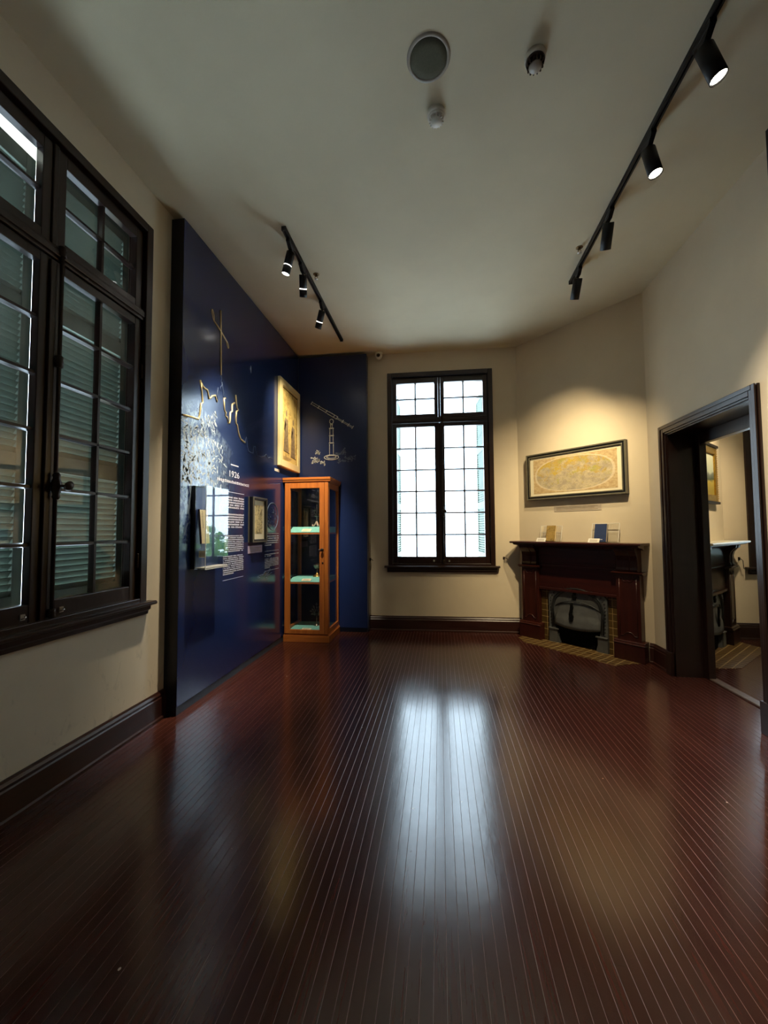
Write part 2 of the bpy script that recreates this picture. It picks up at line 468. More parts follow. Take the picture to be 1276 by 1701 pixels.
# ------------------------------------------------------------------ room layout (metres, camera at x=y=0)
H = 3.95
XL, XR, XN = -2.11, 2.20, 2.50          # left wall face, right wall face, face of the wall in the next room
A = Vector((1.08, 5.655, 0)); B = Vector((2.20, 4.54, 0))      # the corner fireplace wall
BL = Vector((XL, 5.575, 0))
A2 = Vector((3.60, 5.655, 0)); B2 = Vector((XN, 4.55, 0))      # its twin in the next room
YN = -2.6
X2 = 6.6
ang_back = math.atan2((A - BL).y, (A - BL).x)
ang_diag = math.atan2((B - A).y, (B - A).x)
ang_diag2 = math.atan2((A2 - B2).y, (A2 - B2).x)

def wall(name, p0, p1, thick, mat, openings=(), h=H + .1, z0=-.1, ext0=0, ext1=0):
    """p0->p1 runs left to right seen from the room; local x along, local +y into the wall"""
    d = p1 - p0; L = d.length; ang = math.atan2(d.y, d.x)
    mb = MB(); x = -ext0
    for (a, b, za, zb) in sorted(openings):
        mb.box(x, a, 0, thick, z0, h)
        if za > z0: mb.box(a, b, 0, thick, z0, za)
        mb.box(a, b, 0, thick, zb, h); x = b
    mb.box(x, L + ext1, 0, thick, z0, h)
    o = mb.build(name, mat, kind='structure')
    o.location = p0; o.rotation_euler = (0, 0, ang)
    return o

WIN_C, WIN_L = 2.125, 1.872              # centres of the back and left windows along their walls
W0, W1, WZ0, WZ1 = -.69, .69, .90, 3.61
wall('wall_left', Vector((XL, YN, 0)), BL, .34, M['wall_low'], [(WIN_L - YN + W0, WIN_L - YN + W1, WZ0, WZ1)], ext0=.3, ext1=.4)
wall('wall_back', BL, A, .34, M['wall'], [(WIN_C + W0, WIN_C + W1, WZ0, WZ1)], ext0=.3, ext1=.05)
wall('wall_corner', A, B, .3, M['wall'], ext0=.0, ext1=.0)
wall('wall_right', Vector((XR, 4.54, 0)), Vector((XR, YN, 0)), XN - XR, M['wall'], [(4.54 - 4.18, 4.54 - 3.12, -.1, 2.315)], ext1=.3)
wall('wall_near', Vector((XR, YN, 0)), Vector((XL, YN, 0)), .3, M['wall'], ext0=.3, ext1=.3)
WIN3 = Vector((4.61, 5.655, 0))
wall('wall_corner_next', B2, A2, .3, M['wall'])
wall('wall_back_next', A2, Vector((X2, 5.655, 0)), .34, M['wall'], [(WIN3.x - A2.x + W0, WIN3.x - A2.x + W1, WZ0, WZ1)], ext0=.0, ext1=.3)
wall('wall_right_next', Vector((X2, 5.655, 0)), Vector((X2, 1.2, 0)), .3, M['wall'], ext0=.3, ext1=.3)
wall('wall_near_next', Vector((X2, 1.2, 0)), Vector((XN, 1.2, 0)), .3, M['wall'], ext0=.3)
# floor and ceiling slabs
fl = MB().box(-2.5, 7.0, -3.0, 6.05, -.14, 0).build('floor', M['floor'], kind='structure')
ce = MB().box(-2.5, 7.0, -3.0, 6.05, H, H + .2).build('ceiling', M['ceil'], kind='structure')

def baseboard(name, p0, p1, x0=0, x1=None, h=.205, bits=None):
    wood = M['darkx'] if name.endswith('next') else M['base']  # next-room boards take darker wood to stand for shade there
    d = p1 - p0; ang = math.atan2(d.y, d.x); L = d.length if x1 is None else x1
    prof = [(0, 0), (-.038, 0), (-.036, .018), (-.026, .026), (-.025, h - .05), (-.019, h - .042), (-.021, h - .026), (-.012, h - .012), (-.008, h), (0, h)]
    mb = MB()
    for a, b in (bits or [(x0, L)]): mb.prism([(y, z) for y, z in prof], 'yz', a, b)
    o = mb.build(name, wood, kind='structure')
    o.location = p0; o.rotation_euler = (0, 0, ang)
    return o
baseboard('baseboard_left', Vector((XL, YN, 0)), BL, .0, 2.84 - YN)
baseboard('baseboard_back', BL, A, 1.115, 3.19)
baseboard('baseboard_corner', A, B, bits=[(1.535, 1.575)])
baseboard('baseboard_right', Vector((XR, 4.54, 0)), Vector((XR, YN, 0)), bits=[(.0, 4.54 - 4.266), (4.54 - 3.035, 4.54 - 2.75)])
baseboard('baseboard_near', Vector((XR, YN, 0)), Vector((XL, YN, 0)), .0, 4.31)
baseboard('baseboard_back_next', A2, Vector((X2, 5.655, 0)))
baseboard('baseboard_right_next', Vector((X2, 5.655, 0)), Vector((X2, 1.2, 0)))
baseboard('baseboard_left_next', Vector((XN, 1.2, 0)), Vector((XN, 4.55, 0)), bits=[(0, 1.83)])

# ------------------------------------------------------------------ windows
def frame_rect(mb, x0, x1, z0, z1, wl, wr, wb, wt, y0, y1, mat=0):
    mb.box(x0, x0 + wl, y0, y1, z0, z1, mat); mb.box(x1 - wr, x1, y0, y1, z0, z1, mat)
    mb.box(x0 + wl, x1 - wr, y0, y1, z0, z0 + wb, mat); mb.box(x0 + wl, x1 - wr, y0, y1, z1 - wt, z1, mat)

def shutter_leaf(name, parent, w, z0, z1, hinge, ang, sgn):
    """louvred leaf hinged at local x=0, running sgn*w along its own x"""
    r = empty(name, hinge, ang, parent)
    mb = MB(); st = .055
    X = lambda a, b: (sorted((sgn*a, sgn*b)))
    for a, b in ((0, st), (w - st, w)):
        x = X(a, b); mb.box(x[0], x[1], -.018, .018, z0, z1)
    mids = [z0, z0 + (z1 - z0) * .32, z0 + (z1 - z0) * .66, z1]
    for k, zz in enumerate(mids):
        lo = zz if k == 0 else zz - .05; hi = zz + .1 if k == 0 else zz + .05
        if k == 3: lo, hi = zz - .1, zz
        x = X(st, w - st); mb.box(x[0], x[1], -.018, .018, lo, hi)
    fr = mb.build('leaf_frame', M['shutter'], r, bevel=.003)
    mb = MB()
    for k in range(3):
        z = mids[k] + (.1 if k == 0 else .05) + .01
        zt = mids[k+1] - (.1 if k == 2 else .05)
        while z < zt + .014:
            x = X(st, w - st)
            c = Vector(((x[0] + x[1]) / 2, 0, z))
            T = Matrix.Translation(c) @ Matrix.Rotation(math.radians(-54), 4, 'X')
            mb.box((x[0] - x[1]) / 2, (x[1] - x[0]) / 2, -.024, .024, -.0035, .0035, T=T)
            z += .036
    mb.build('louvres', M['shutter'], r)
    return r

def window(name, loc, rz, bolt=True, leaves=()):
    root = struct(empty(name, loc, rz))
    # outer frame with stepped inner edge, and the mullion and transom
    mb = MB()
    o = .738
    frame_rect(mb, -o, o, .885, 3.656, .062, .062, .05, .062, -.026, .02)
    frame_rect(mb, -.69, .69, .90, 3.61, .022, .022, .02, .03, .02, .12)
    mb.box(-.668, .668, -.012, .10, 2.925, 3.0)           # transom
    mb.box(-.668, .668, -.022, -.012, 2.945, 2.985)
    mb.box(-.016, .016, -.008, .10, 3.0, 3.58)            # upper mullion
    mb.build('window_frame', M['dark'], root, bevel=.005)
    # sill board with a moulded nose
    mb = MB()
    mb.prism([(.12, .878), (-.062, .878), (-.072, .884), (-.072, .897), (-.062, .905), (.12, .905)], 'yz', -.79, .79)
    mb.prism([(.0, .815), (-.026, .815), (-.03, .838), (-.046, .85), (-.05, .878), (0, .878)], 'yz', -.755, .755)
    mb.build('window_sill', M['darkx'], root, bevel=.002)
    lights = [('casement', -.666, -.002, .907, 2.922, (1.029, 2.869), 6), ('casement', .002, .666, .907, 2.922, (1.029, 2.869), 6),
              ('fanlight', -.666, -.018, 3.002, 3.575, (3.053, 3.504), 2), ('fanlight', .018, .666, 3.002, 3.575, (3.053, 3.504), 2)]
    for nm, x0, x1, z0, z1, (ga, gb), rows in lights:
        left = x1 < .01
        gx0, gx1 = (-.606, -.069) if left else (.069, .606)
        mb = MB()
        frame_rect(mb, x0, x1, z0, z1, gx0 - x0, x1 - gx1, ga - z0, z1 - gb, .002, .05)
        fr = mb.build(nm, M['dark'], root, bevel=.004)
        mb = MB()
        xm = (gx0 + gx1) / 2
        def bar(xa, xb, za, zb, vert):
            if vert:
                mb.prism([(xa, .036), (xa + .005, .014), (xb - .005, .014), (xb, .036), (xb, .048), (xa, .048)], 'xy', za, zb)
            else:
                mb.prism([(.036, za), (.014, za + .005), (.014, zb - .005), (.036, zb), (.048, zb), (.048, za)], 'yz', xa, xb)
        bar(xm - .013, xm + .013, ga, gb, True)
        pitch = (gb - ga) / rows
        for k in range(1, rows): bar(gx0, gx1, ga + k*pitch - .0125, ga + k*pitch + .0125, False)
        mb.build('glazing_bars', M['dark'], fr)
        MB().box(gx0 - .004, gx1 + .004, .040, .044, ga - .004, gb + .004).build('pane', M['glass'], fr)
        if nm == 'casement':
            xh = x0 if left else x1
            mb = MB()
            for z in (1.2, 2.55):
                mb.lathe([(.008, z - .05), (.009, z - .045), (.009, z + .045), (.008, z + .05)], (xh, -.006, 0), 10)
            mb.build('hinge', M['bronze'], fr)
            xk = -.1 if left else .11
            mb = MB()
            mb.box(xk - .012, xk + .012, -.004, .004, .955, .985)
            mb.tube([(xk - .009, -.006, .962), (xk - .004, -.016, .966), (xk + .004, -.016, .97), (xk + .009, -.006, .974)], .004, 6)
            mb.build('sash_catch', M['steel'], fr)
    # meeting-stile cover strip and the bolt running its full height
    mb = MB()
    mb.box(-.02, .016, -.012, .004, .93, 2.91)
    mb.build('cover_strip', M['dark'], root, bevel=.004)
    if bolt:
        bx = .034
        b = empty('espagnolette_bolt', (bx, -.022, 0), 0, root)
        MB().tube([(0, 0, .95), (0, 0, 2.99)], .0105, 10).build('rod', M['bronze'], b)
        for z, hh in ((2.98, .03), (2.35, .035), (.965, .025)):
            MB().lathe([(.013, -hh), (.02, -hh*.8), (.018, -hh*.35), (.021, 0), (.018, hh*.35), (.02, hh*.8), (.013, hh)], (0, 0, z), 12).build('collar', M['bronze'], b)
        MB().lathe([(.012, -.075), (.02, -.06), (.016, -.045), (.024, -.02), (.025, .02), (.016, .045), (.02, .06), (.012, .075)], (0, -.006, 1.655), 14).build('gear_box', M['bronze'], b)
        mb = MB()
        mb.tube([(0, -.012, 1.655), (.012, -.05, 1.655)], .008, 8)
        T = Matrix.Translation((.018, -.066, 1.655)) @ Matrix.Rotation(math.radians(-70), 4, 'X')
        mb.lathe([(0, -.012), (.018, -.011), (.03, 0), (.018, .011), (0, .012)], seg=14, T=T)
        mb.build('knob_handle', M['bronze'], b)
    for (w, hinge, ang, sgn, *zt) in leaves:
        shutter_leaf('shutter', root, w, .96, zt[0] if zt else 3.53, hinge, ang, sgn)
    return root

R = math.radians
# back window: shutters folded open outside; left window: shutters pulled nearly shut, one ajar
bd = (A - BL).normalized()
wb = BL + bd * WIN_C
window('window_2', wb, ang_back, True, [(.64, (-.685, .30, 0), R(85.5), 1), (.64, (.685, .30, 0), R(-85.5), -1)])
window('window_1', (XL, WIN_L, 0), PI/2, True, [(.714, (-.685, .145, 0), R(3), 1, 3.54), (.615, (.685, .15, 0), R(0), -1, 3.60)])
window('window_3', WIN3, 0, True, [(.64, (-.685, .30, 0), R(84), 1), (.64, (.685, .30, 0), R(-84), -1)])

# ------------------------------------------------------------------ doorway
def doorway():
    root = struct(empty('door_1', (XR, 3.65, 0), -PI/2))     # local x = -(Y-3.65), local y = X-XR
    a, b, zt = -.53, .53, 2.315
    mb = MB()
    for y0, y1, wi, wo in ((-.018, 0, 0, .086), (-.03, -.018, .016, .074), (-.038, -.03, .052, .086)):
        mb.box(a - wo, a - wi, y0, y1, 0, zt + wo); mb.box(b + wi, b + wo, y0, y1, 0, zt + wo)
        mb.box(a - wi, b + wi, y0, y1, zt + wi, zt + wo)
    mb.build('architrave', M['dark'], root, bevel=.004)
    mb = MB()
    for x0, x1 in ((a - .088, a + .0), (b, b + .088)): mb.box(x0, x1, -.042, 0, 0, .218)
    mb.build('plinth_block', M['dark'], root, bevel=.004)
    mb = MB(); D = XN - XR
    mb.box(a - .005, a + .012, -.002, D, 0, zt); mb.box(b - .012, b + .005, -.002, D, 0, zt); mb.box(a, b, -.002, D, zt - .012, zt + .005)
    mb.build('jamb_lining', M['dark'], root)
    mb = MB()
    mb.box(a + .012, a + .07, D - .06, D, 0, zt - .012); mb.box(b - .07, b - .012, D - .06, D, 0, zt - .012); mb.box(a + .07, b - .07, D - .06, D, zt - .12, zt - .012)
    mb.build('door_stop', M['dark'], root, bevel=.004)
    mb = MB().box(a + .012, b - .012, D - .055, D + .02, 0, .014)
    mb.build('threshold', M['threshold'], root, bevel=.005)
doorway()

# ------------------------------------------------------------------ blue display boards
def poly_strip(mb, pts, w, conv, mat=0):
    """flat raised strip along a polyline given in board coordinates; square-sectioned"""
    mb.tube([conv(*p) for p in pts], w, 6, mat)

board = empty('display_board', (XL, 2.84, 0))
tag(board, 'tall deep blue display board with gold outline and lettering on left wall', 'display board')
mb = MB().box(0, .11, 0, 2.61, .065, 3.922)
mb.build('board_face', M['blue'], board, bevel=.002)
MB().box(0, .1085, -.0015, .0, .0, 3.92).build('board_edge_painted_shade', M['blue_dark'], board)  # near end face coloured almost black for its shade
MB().box(0, .106, .002, 2.61, .0, .065).build('board_foot', M['skirt'], board)
FX = .1115
cv = lambda y, z: (FX, y - 2.84, z)
mb = MB()
sp1 = [(2.849,2.322),(2.95,2.335),(3.06,2.345),(3.075,2.379),(3.085,2.44),(3.098,2.49),(3.12,2.505),(3.10,2.6),(3.078,2.685),(3.10,2.66),(3.115,2.645),(3.148,2.637),(3.182,2.639),(3.20,2.60),(3.209,2.568),(3.235,2.585),(3.261,2.611),(3.306,2.631),(3.325,2.60),(3.339,2.58)]
sp2 = [(3.479,2.662),(3.46,2.655),(3.458,2.60),(3.462,2.543),(3.492,2.53),(3.48,2.495),(3.515,2.49),(3.535,2.438),(3.56,2.445),(3.568,2.475),(3.575,2.555),(3.606,2.575),(3.605,2.642),(3.648,2.673)]
sp3 = [(3.668,2.759),(3.680,2.69),(3.693,2.636),(3.723,2.622),(3.69,2.60),(3.678,2.54),(3.678,2.477),(3.700,2.47),(3.732,2.39),(3.775,2.34),(3.87,2.325)]
for s_ in (sp1, sp2, sp3):
    mb = MB(); poly_strip(mb, s_, .0085, cv); mb.build('gold_skyline', M['gold'], board)
mb = MB()
poly_strip(mb, [(3.377,3.46),(3.385,3.3),(3.392,3.0),(3.396,2.854)], .009, cv)
poly_strip(mb, [(3.268,3.305),(3.36,3.275),(3.43,3.245),(3.497,3.215)], .008, cv)
for c0, c1 in (((3.243,3.395),(3.268,3.305)), ((3.52,3.165),(3.495,3.222))):
    mx, mz = (c0[0]+c1[0])/2, (c0[1]+c1[1])/2
    ring = []
    for k in range(12):
        t = 2*PI*k/12
        ring.append((mx + .014*math.cos(t) + (c1[0]-c0[0])/2*math.sin(t), mz + (c1[1]-c0[1])/2*math.sin(t)))
    mb.tube([cv(*p) for p in ring], .005, 6, closed=True)
mb.build('gold_cross', M['gold'], board)
mb = MB()
sil = [[(3.396,2.854),(3.41,2.83),(3.402,2.80),(3.417,2.77),(3.39,2.735),(3.396,2.71)], [(3.353,2.72),(3.339,2.66),(3.35,2.60)], [(3.417,2.797),(3.43,2.74),(3.445,2.71),(3.44,2.68),(3.479,2.655)],
       [(3.87,2.325),(3.90,2.39),(3.925,2.29),(3.951,2.252),(4.0,2.245),(4.055,2.248),(4.067,2.325),(4.107,2.333),(4.15,2.241),(4.25,2.245),(4.338,2.269),(4.383,2.298),(4.43,2.262),(4.50,2.285),(4.558,2.27)]]
for s_ in sil:
    mb = MB(); poly_strip(mb, s_, .0032, cv); mb.build('grey_skyline', M['faint_print'], board)
# printed facade: white brush strokes of a ruined carved front, thinning away from the near edge
mb = MB()
rnd = random.Random(3)
def stroke(y, z, l, w, a):
    c, s = math.cos(a), math.sin(a)
    j = lambda v: v * rnd.uniform(.4, 1.5)
    pts = [(-l/2, -w*.4), (-l*.25, -j(w*.6)), (l*.1, -j(w*.5)), (l*.5, -j(w*.3)), (l*.45, j(w*.4)), (l*.05, j(w*.55)), (-l*.3, j(w*.5))]
    q = [(FX - .0012, y + c*u - s*v - 2.84, z + s*u + c*v) for u, v in pts]
    mb.quad(q)
for k in range(520):
    y = 2.86 + abs(rnd.gauss(0, .28)); z = rnd.uniform(1.80, 2.36)
    if y > 3.5 or z > 2.34 - (y - 2.84) * .25: continue
    arch = math.sin((y * 9 + z * 4)) * .5 + .5
    if rnd.random() > .35 + .6 * arch: continue
    stroke(y, z, rnd.uniform(.02, .075), rnd.uniform(.006, .018), rnd.choice([PI/2 + rnd.gauss(0, .25), rnd.gauss(.7, .3), rnd.gauss(-.5, .3)]))
for k in range(60):
    y = rnd.uniform(3.06, 3.34); z = 2.33 + (y - 3.06) * .55 - abs(rnd.gauss(0, .09))
    stroke(y, z, rnd.uniform(.02, .07), rnd.uniform(.005, .013), rnd.gauss(-1.0, .5))
for k in range(9):
    stroke(3.02 + k*.035, 2.02 + k * .012, .075, .012, PI/2 + .3)
mb.build('printed_facade', M['pale_print'], board)
# title, rules and text columns
def text_mesh(body, size, extrude=.0004):
    cu = bpy.data.curves.new('lettering', 'FONT'); cu.body = body; cu.size = size; cu.extrude = extrude
    cu.align_x = 'LEFT'; cu.align_y = 'BOTTOM_BASELINE'
    o = bpy.data.objects.new('lettering', cu)
    COL.objects.link(o)
    dg = bpy.context.evaluated_depsgraph_get(); dg.update()
    me = bpy.data.meshes.new_from_object(o.evaluated_get(dg))
    bpy.data.objects.remove(o); bpy.data.curves.remove(cu)
    return me
me = text_mesh('1926', .085); me.materials.append(M['white_print'])
t = bpy.data.objects.new('year_title', me); COL.objects.link(t); t.parent = board
t.location = cv(3.55, 1.93); t.rotation_euler = (PI/2, 0, PI/2); t.scale = (1.25, 1, 1)
def text_rows(name, y0, y1, zs, h, mat, gap=.22, ragged=None):
    mb = MB()
    for k, z in enumerate(zs):
        y = y0; end = y1 if not (ragged and k in ragged) else y0 + (y1 - y0) * ragged[k]
        while y < end - .003:
            w = h * rnd.uniform(.65, 1.0)
            if rnd.random() > .08:
                y2 = min(y + w, end); hh = h * rnd.uniform(.82, 1)
                m_ = rnd.random()
                x = FX - .0012
                zz = z - 2.84 * 0
                if m_ < .5:
                    mb.quad([(x, y-2.84, zz), (x, y2-2.84, zz), (x, y2-2.84, zz + hh*.38), (x, y-2.84, zz + hh*.38)])
                    mb.quad([(x, y-2.84, zz + hh*.55), (x, y2-2.84, zz + hh*.55), (x, y2-2.84, zz + hh), (x, y-2.84, zz + hh)])
                else:
                    mid = (y + y2) / 2
                    mb.quad([(x, y-2.84, zz), (x, mid-.001-2.84, zz), (x, mid-.001-2.84, zz + hh), (x, y-2.84, zz + hh)])
                    mb.quad([(x, mid+.001-2.84, zz), (x, y2-2.84, zz), (x, y2-2.84, zz + hh*.8), (x, mid+.001-2.84, zz + hh*.8)])
            y += w + h * gap
    return mb.build(name, mat, board)
def rule(y0, y1, z, h, mat):
    x = FX - .0012
    return MB().quad([(x, y0-2.84, z), (x, y1-2.84, z), (x, y1-2.84, z + h), (x, y0-2.84, z + h)]).build('printed_rule', mat, board)
text_rows('subtitle', 3.36, 3.975, [1.868], .028, M['white_print'], .35)
rule(3.594, 3.745, 2.045, .011, M['white_print'])
rule(3.55, 3.863, 1.778, .004, M['white_print'])
text_rows('text_column', 3.555, 3.862, [1.722 - k*.0245 for k in range(5)], .016, M['white_print'])
text_rows('text_column', 3.548, 3.862, [1.558 - k*.0245 for k in range(6)], .016, M['white_print'], ragged={5: .9})
text_rows('text_column', 3.50, 3.864, [1.352 - k*.0185 for k in range(9)], .011, M['white_print'])
text_rows('text_column', 3.475, 3.864, [1.158 - k*.0185 for k in range(10)], .011, M['white_print'], ragged={9: .5})
rule(3.468, 3.863, .941, .003, M['white_print'])
rule(4.36, 4.762, 1.369, .0035, M['pale_print'])
text_rows('text_column', 4.363, 4.762, [1.335 - k*.026 for k in range(5)], .014, M['pale_print'], ragged={4: .45})
rule(4.363, 4.762, 1.166, .003, M['pale_print'])
text_rows('text_column', 4.363, 4.763, [1.124, 1.105], .01, M['pale_print'], ragged={1: .45})
text_rows('text_column', 4.364, 4.764, [1.072 - k*.0172 for k in range(7)], .0095, M['pale_print'], ragged={6: .35})
rule(4.366, 4.765, .938, .003, M['pale_print'])
# round emblem: ring with a faint carved figure
mb = MB()
for rr, th in ((.165, .0035), (.157, .0015)):
    mb.tube([cv(4.572 + rr*math.cos(2*PI*k/40), 1.578 + rr*math.sin(2*PI*k/40)) for k in range(40)], th, 5, closed=True)
for k in range(46):
    a = rnd.uniform(0, 2*PI); q = .13 * math.sqrt(rnd.random())
    y, z = 4.572 + q*math.cos(a), 1.578 + q*math.sin(a)
    s_ = rnd.uniform(.01, .045); an = rnd.gauss(-.8, .4)
    mb.tube([cv(y, z), cv(y + s_*math.cos(an), z + s_*math.sin(an))], .0018, 4)
mb.build('round_emblem', M['faint_print'], board)
mb = MB()
for k in range(26):
    y = rnd.uniform(4.14, 4.6); z = .90 + rnd.gauss(0, .018)
    mb.tube([cv(y, z), cv(y + rnd.uniform(.02, .07), z + rnd.uniform(-.012, .018))], .0022, 4)
mb.build('small_relic_print', M['faint_print'], board)
MB().tube([cv(3.985, 3.185), cv(3.978, 3.15), cv(3.99, 3.108)], [.003, .008, .002], 6).build('bird_print', M['pale_print'], board)

board2 = empty('display_board', (XL + .11, 5.45, 0))
tag(board2, 'deep blue board across the far corner with a white sighting instrument drawing', 'display board')
MB().box(0, 1.0, 0, .115, .06, 3.905).build('board_face', M['blue_plain'], board2, bevel=.002)
MB().box(0, .996, .003, .115, 0, .06).build('board_foot', M['blue_dark'], board2)
c2 = lambda x, z: (x - (XL + .11), -.0012, z)
mb = MB()
def double(p, q, off, r=.004):
    d = Vector((q[0]-p[0], q[1]-p[1])); n = Vector((-d.y, d.x)).normalized() * off
    for s_ in (1, -1): mb.tube([c2(p[0]+s_*n.x, p[1]+s_*n.y), c2(q[0]+s_*n.x, q[1]+s_*n.y)], r, 5)
double((-1.80, 3.235), (-1.56, 3.085), .014); double((-1.56, 3.085), (-1.43, 3.005), .018, .005); double((-1.43, 3.0), (-1.20, 2.855), .008)
for t in (0, .17, .36, .55, .62, .76, .9, 1.0):
    x, z = -1.80 + .60*t, 3.237 - .38*t
    mb.tube([c2(x - .014, z - .02), c2(x + .014, z + .02)], .006, 5)
mb.tube([c2(-1.508 + .028*math.cos(2*PI*k/16), 2.955 + .033*math.sin(2*PI*k/16)) for k in range(16)], .006, 5, closed=True)
for a, b, o_ in ((2.91, 2.86, .012), (2.86, 2.75, .024), (2.75, 2.64, .024), (2.63, 2.46, .028)): double((-1.508, a), (-1.508, b), o_, .005)
for z, w in ((2.91, .02), (2.855, .034), (2.75, .034), (2.645, .036)):
    mb.tube([c2(-1.508 - w, z), c2(-1.508 + w, z)], .009, 5)
for rx, rz_, zc in ((.105, .035, 2.44), (.07, .02, 2.445)):
    mb.tube([c2(-1.51 + rx*math.cos(2*PI*k/24), zc + rz_*math.sin(2*PI*k/24)) for k in range(24)], .006, 5, closed=True)
mb.build('instrument_drawing', M['pale_print'], board2)
mb = MB()
def bush(x0, x1, z0, z1, n):
    for k in range(n):
        x, z = rnd.uniform(x0, x1), rnd.uniform(z0, z1)
        for j in range(3):
            a = rnd.uniform(0, 2*PI); l = rnd.uniform(.012, .03)
            mb.quad([c2(x, z), c2(x + l*math.cos(a - .5)*.6, z + l*math.sin(a - .5)*.6), c2(x + l*math.cos(a), z + l*math.sin(a)), c2(x + l*math.cos(a + .5)*.6, z + l*math.sin(a + .5)*.6)])
bush(-1.745, -1.68, 2.49, 2.53, 9); bush(-1.80, -1.68, 2.36, 2.44, 20); bush(-1.70, -1.60, 2.345, 2.39, 9)
o_white = mb.build('shrub_drawing', M['pale_print'], board2)
mb = MB()
bush(-1.46, -1.36, 2.47, 2.51, 12); bush(-1.34, -1.30, 2.48, 2.55, 9); bush(-1.33, -1.16, 2.38, 2.45, 24); bush(-1.44, -1.30, 2.36, 2.42, 14)
mb.build('shrub_drawing', M['faint_print'], board2)

board3 = empty('display_board', (XR, YN + .6, 0))
tag(board3, 'dark display board on right wall, only its far edge seen at top right', 'display board')
MB().box(-.103, -.003, 0, 2.75 - YN - .6, .065, 3.935).build('board_face', M['blue_dark'], board3, bevel=.002)
MB().box(-.098, -.003, .002, 2.748 - YN - .6, 0, .065).build('board_foot', M['black_satin'], board3)

# ------------------------------------------------------------------ things hung on the blue board
PX = XL + .11                                  # face of the left board
case = empty('wall_case', (PX, 2.985, 1.095))
tag(case, 'clear wall-mounted display case with black back box holding an old booklet', 'display case')
mb = MB(); D, L, Hc = .13, .345, .68
mb.box(.002, .035, 0, L, 0, Hc)
mb.build('back_box', M['black_satin'], case, bevel=.002)
MB().box(.035, .037, .01, L - .01, .01, Hc - .01).build('backing_cloth', M['blue_plain'], case)
mb = MB(); t_ = .005
mb.box(D - t_, D, 0, L, 0, Hc); mb.box(.037, D - t_, 0, t_, 0, Hc); mb.box(.037, D - t_, L - t_, L, 0, Hc)
mb.box(.037, D - t_, t_, L - t_, Hc - t_, Hc); mb.box(.037, D - t_, t_, L - t_, 0, t_)
mb.build('acrylic_cover', M['acrylic'], case)
mb = MB()
mb.box(.036, D - .001, .004, L - .004, .0055, .014); mb.box(D - .0035, D + .001, -.001, .0025, 0, Hc); mb.box(D - .004, D + .001, 0, L, -.003, .001)
mb.build('polished_edge', M['white_plastic'], case)

bk = empty('booklet', (PX + .086, 3.004, 1.302))
bk.rotation_euler = (R(-7), 0, R(68))
tag(bk, 'old cream booklet with brown cover standing inside clear wall case', 'booklet')
MB().box(-.004, .0, -.001, .021, 0, .285).build('cover', M['brown_cover'], bk)
MB().box(.0005, .072, .0, .02, .002, .28).build('page_block', M['pages'], bk)
mb = MB()
for k in range(11): mb.box(.018, .024, -.0006, -.0001, .262 - k*.013, .268 - k*.013)
mb.build('ink_characters', M['ink'], bk)
pg = MB(); pg.box(.0, .085, .0, .06, 0, .006); pg.box(.0, .004, .0, .06, -.03, .0)
o = pg.build('booklet_rest', M['acrylic']); o.location = (PX + .0385, 3.0, 1.2945)
tag(o, 'small clear rest under the old booklet in wall case', 'display stand')
o = MB().box(0, .06, 0, .0025, 0, .055).build('label_card', M['card']); o.location = (PX + .042, 3.03, 1.188)
tag(o, 'small cream card below the booklet inside clear wall case', 'label card')
pr = MB(); [pr.box(.008, .05, -.0006, 0, .012 + k*.011, .015 + k*.011) for k in range(3)]; pr.build('card_lettering', M['ink_grey'], o)

# large cream framed picture high on the left board
pic = empty('framed_picture', (PX, 4.70, 2.222))
tag(pic, 'large cream-framed picture of two robed figures above the cabinet', 'picture')
W, Hh = .715, 1.135
mb = MB()
fw = .085
for (a, b, c, d) in ((0, fw, 0, Hh), (W - fw, W, 0, Hh), (fw, W - fw, 0, fw), (fw, W - fw, Hh - fw, Hh)):
    mb.box(.002, .04, a, b, c, d)
mb.build('frame', M['cream_frame'], pic, bevel=.004)
MB().box(.004, .03, fw - .002, W - fw + .002, fw - .002, Hh - fw + .002).build('print_sheet', M['scene_eng'], pic)
mb = MB()
pxp = lambda y, z: (.0308, fw + y * (W - 2*fw), fw + z * (Hh - 2*fw))
def patch(pts, mat): mb.quad([pxp(*p) for p in pts], mat)
for a in ((.0, .03), (.97, 1.0)): patch([(a[0], 0.25), (a[1], .25), (a[1], 1), (a[0], 1)], 0)
patch([(0, .97), (1, .97), (1, .985), (0, .985)], 0)
# two generic robed figures: robe, arms, head
def fig(cx, base, s_, mat):
    patch([(cx - .16*s_, base), (cx + .14*s_, base), (cx + .09*s_, base + .30*s_), (cx - .10*s_, base + .32*s_)], mat)
    patch([(cx - .10*s_, base + .32*s_), (cx + .09*s_, base + .30*s_), (cx + .08*s_, base + .42*s_), (cx - .07*s_, base + .44*s_)], mat)
    patch([(cx - .10*s_, base + .42*s_), (cx - .15*s_, base + .28*s_), (cx - .09*s_, base + .25*s_), (cx - .03*s_, base + .36*s_)], mat)
    n = 10; mb.quad([pxp(cx + .045*s_*math.cos(2*PI*k/n), base + .50*s_ + .045*s_*math.sin(2*PI*k/n)) for k in range(n)], mat)
fig(.26, .13, 1.05, 1); fig(.70, .09, 1.0, 1)
for k in range(5): patch([(.12 + k*.055, .14), (.128 + k*.055, .14), (.165 + k*.045, .42), (.16 + k*.045, .42)], 0)
for k in range(4): patch([(.58 + k*.075, .10), (.59 + k*.075, .10), (.625 + k*.05, .38), (.62 + k*.05, .38)], 0)
patch([(.1, .125), (.45, .118), (.45, .128), (.1, .135)], 0); patch([(.55, .082), (.9, .075), (.9, .088), (.55, .092)], 0)
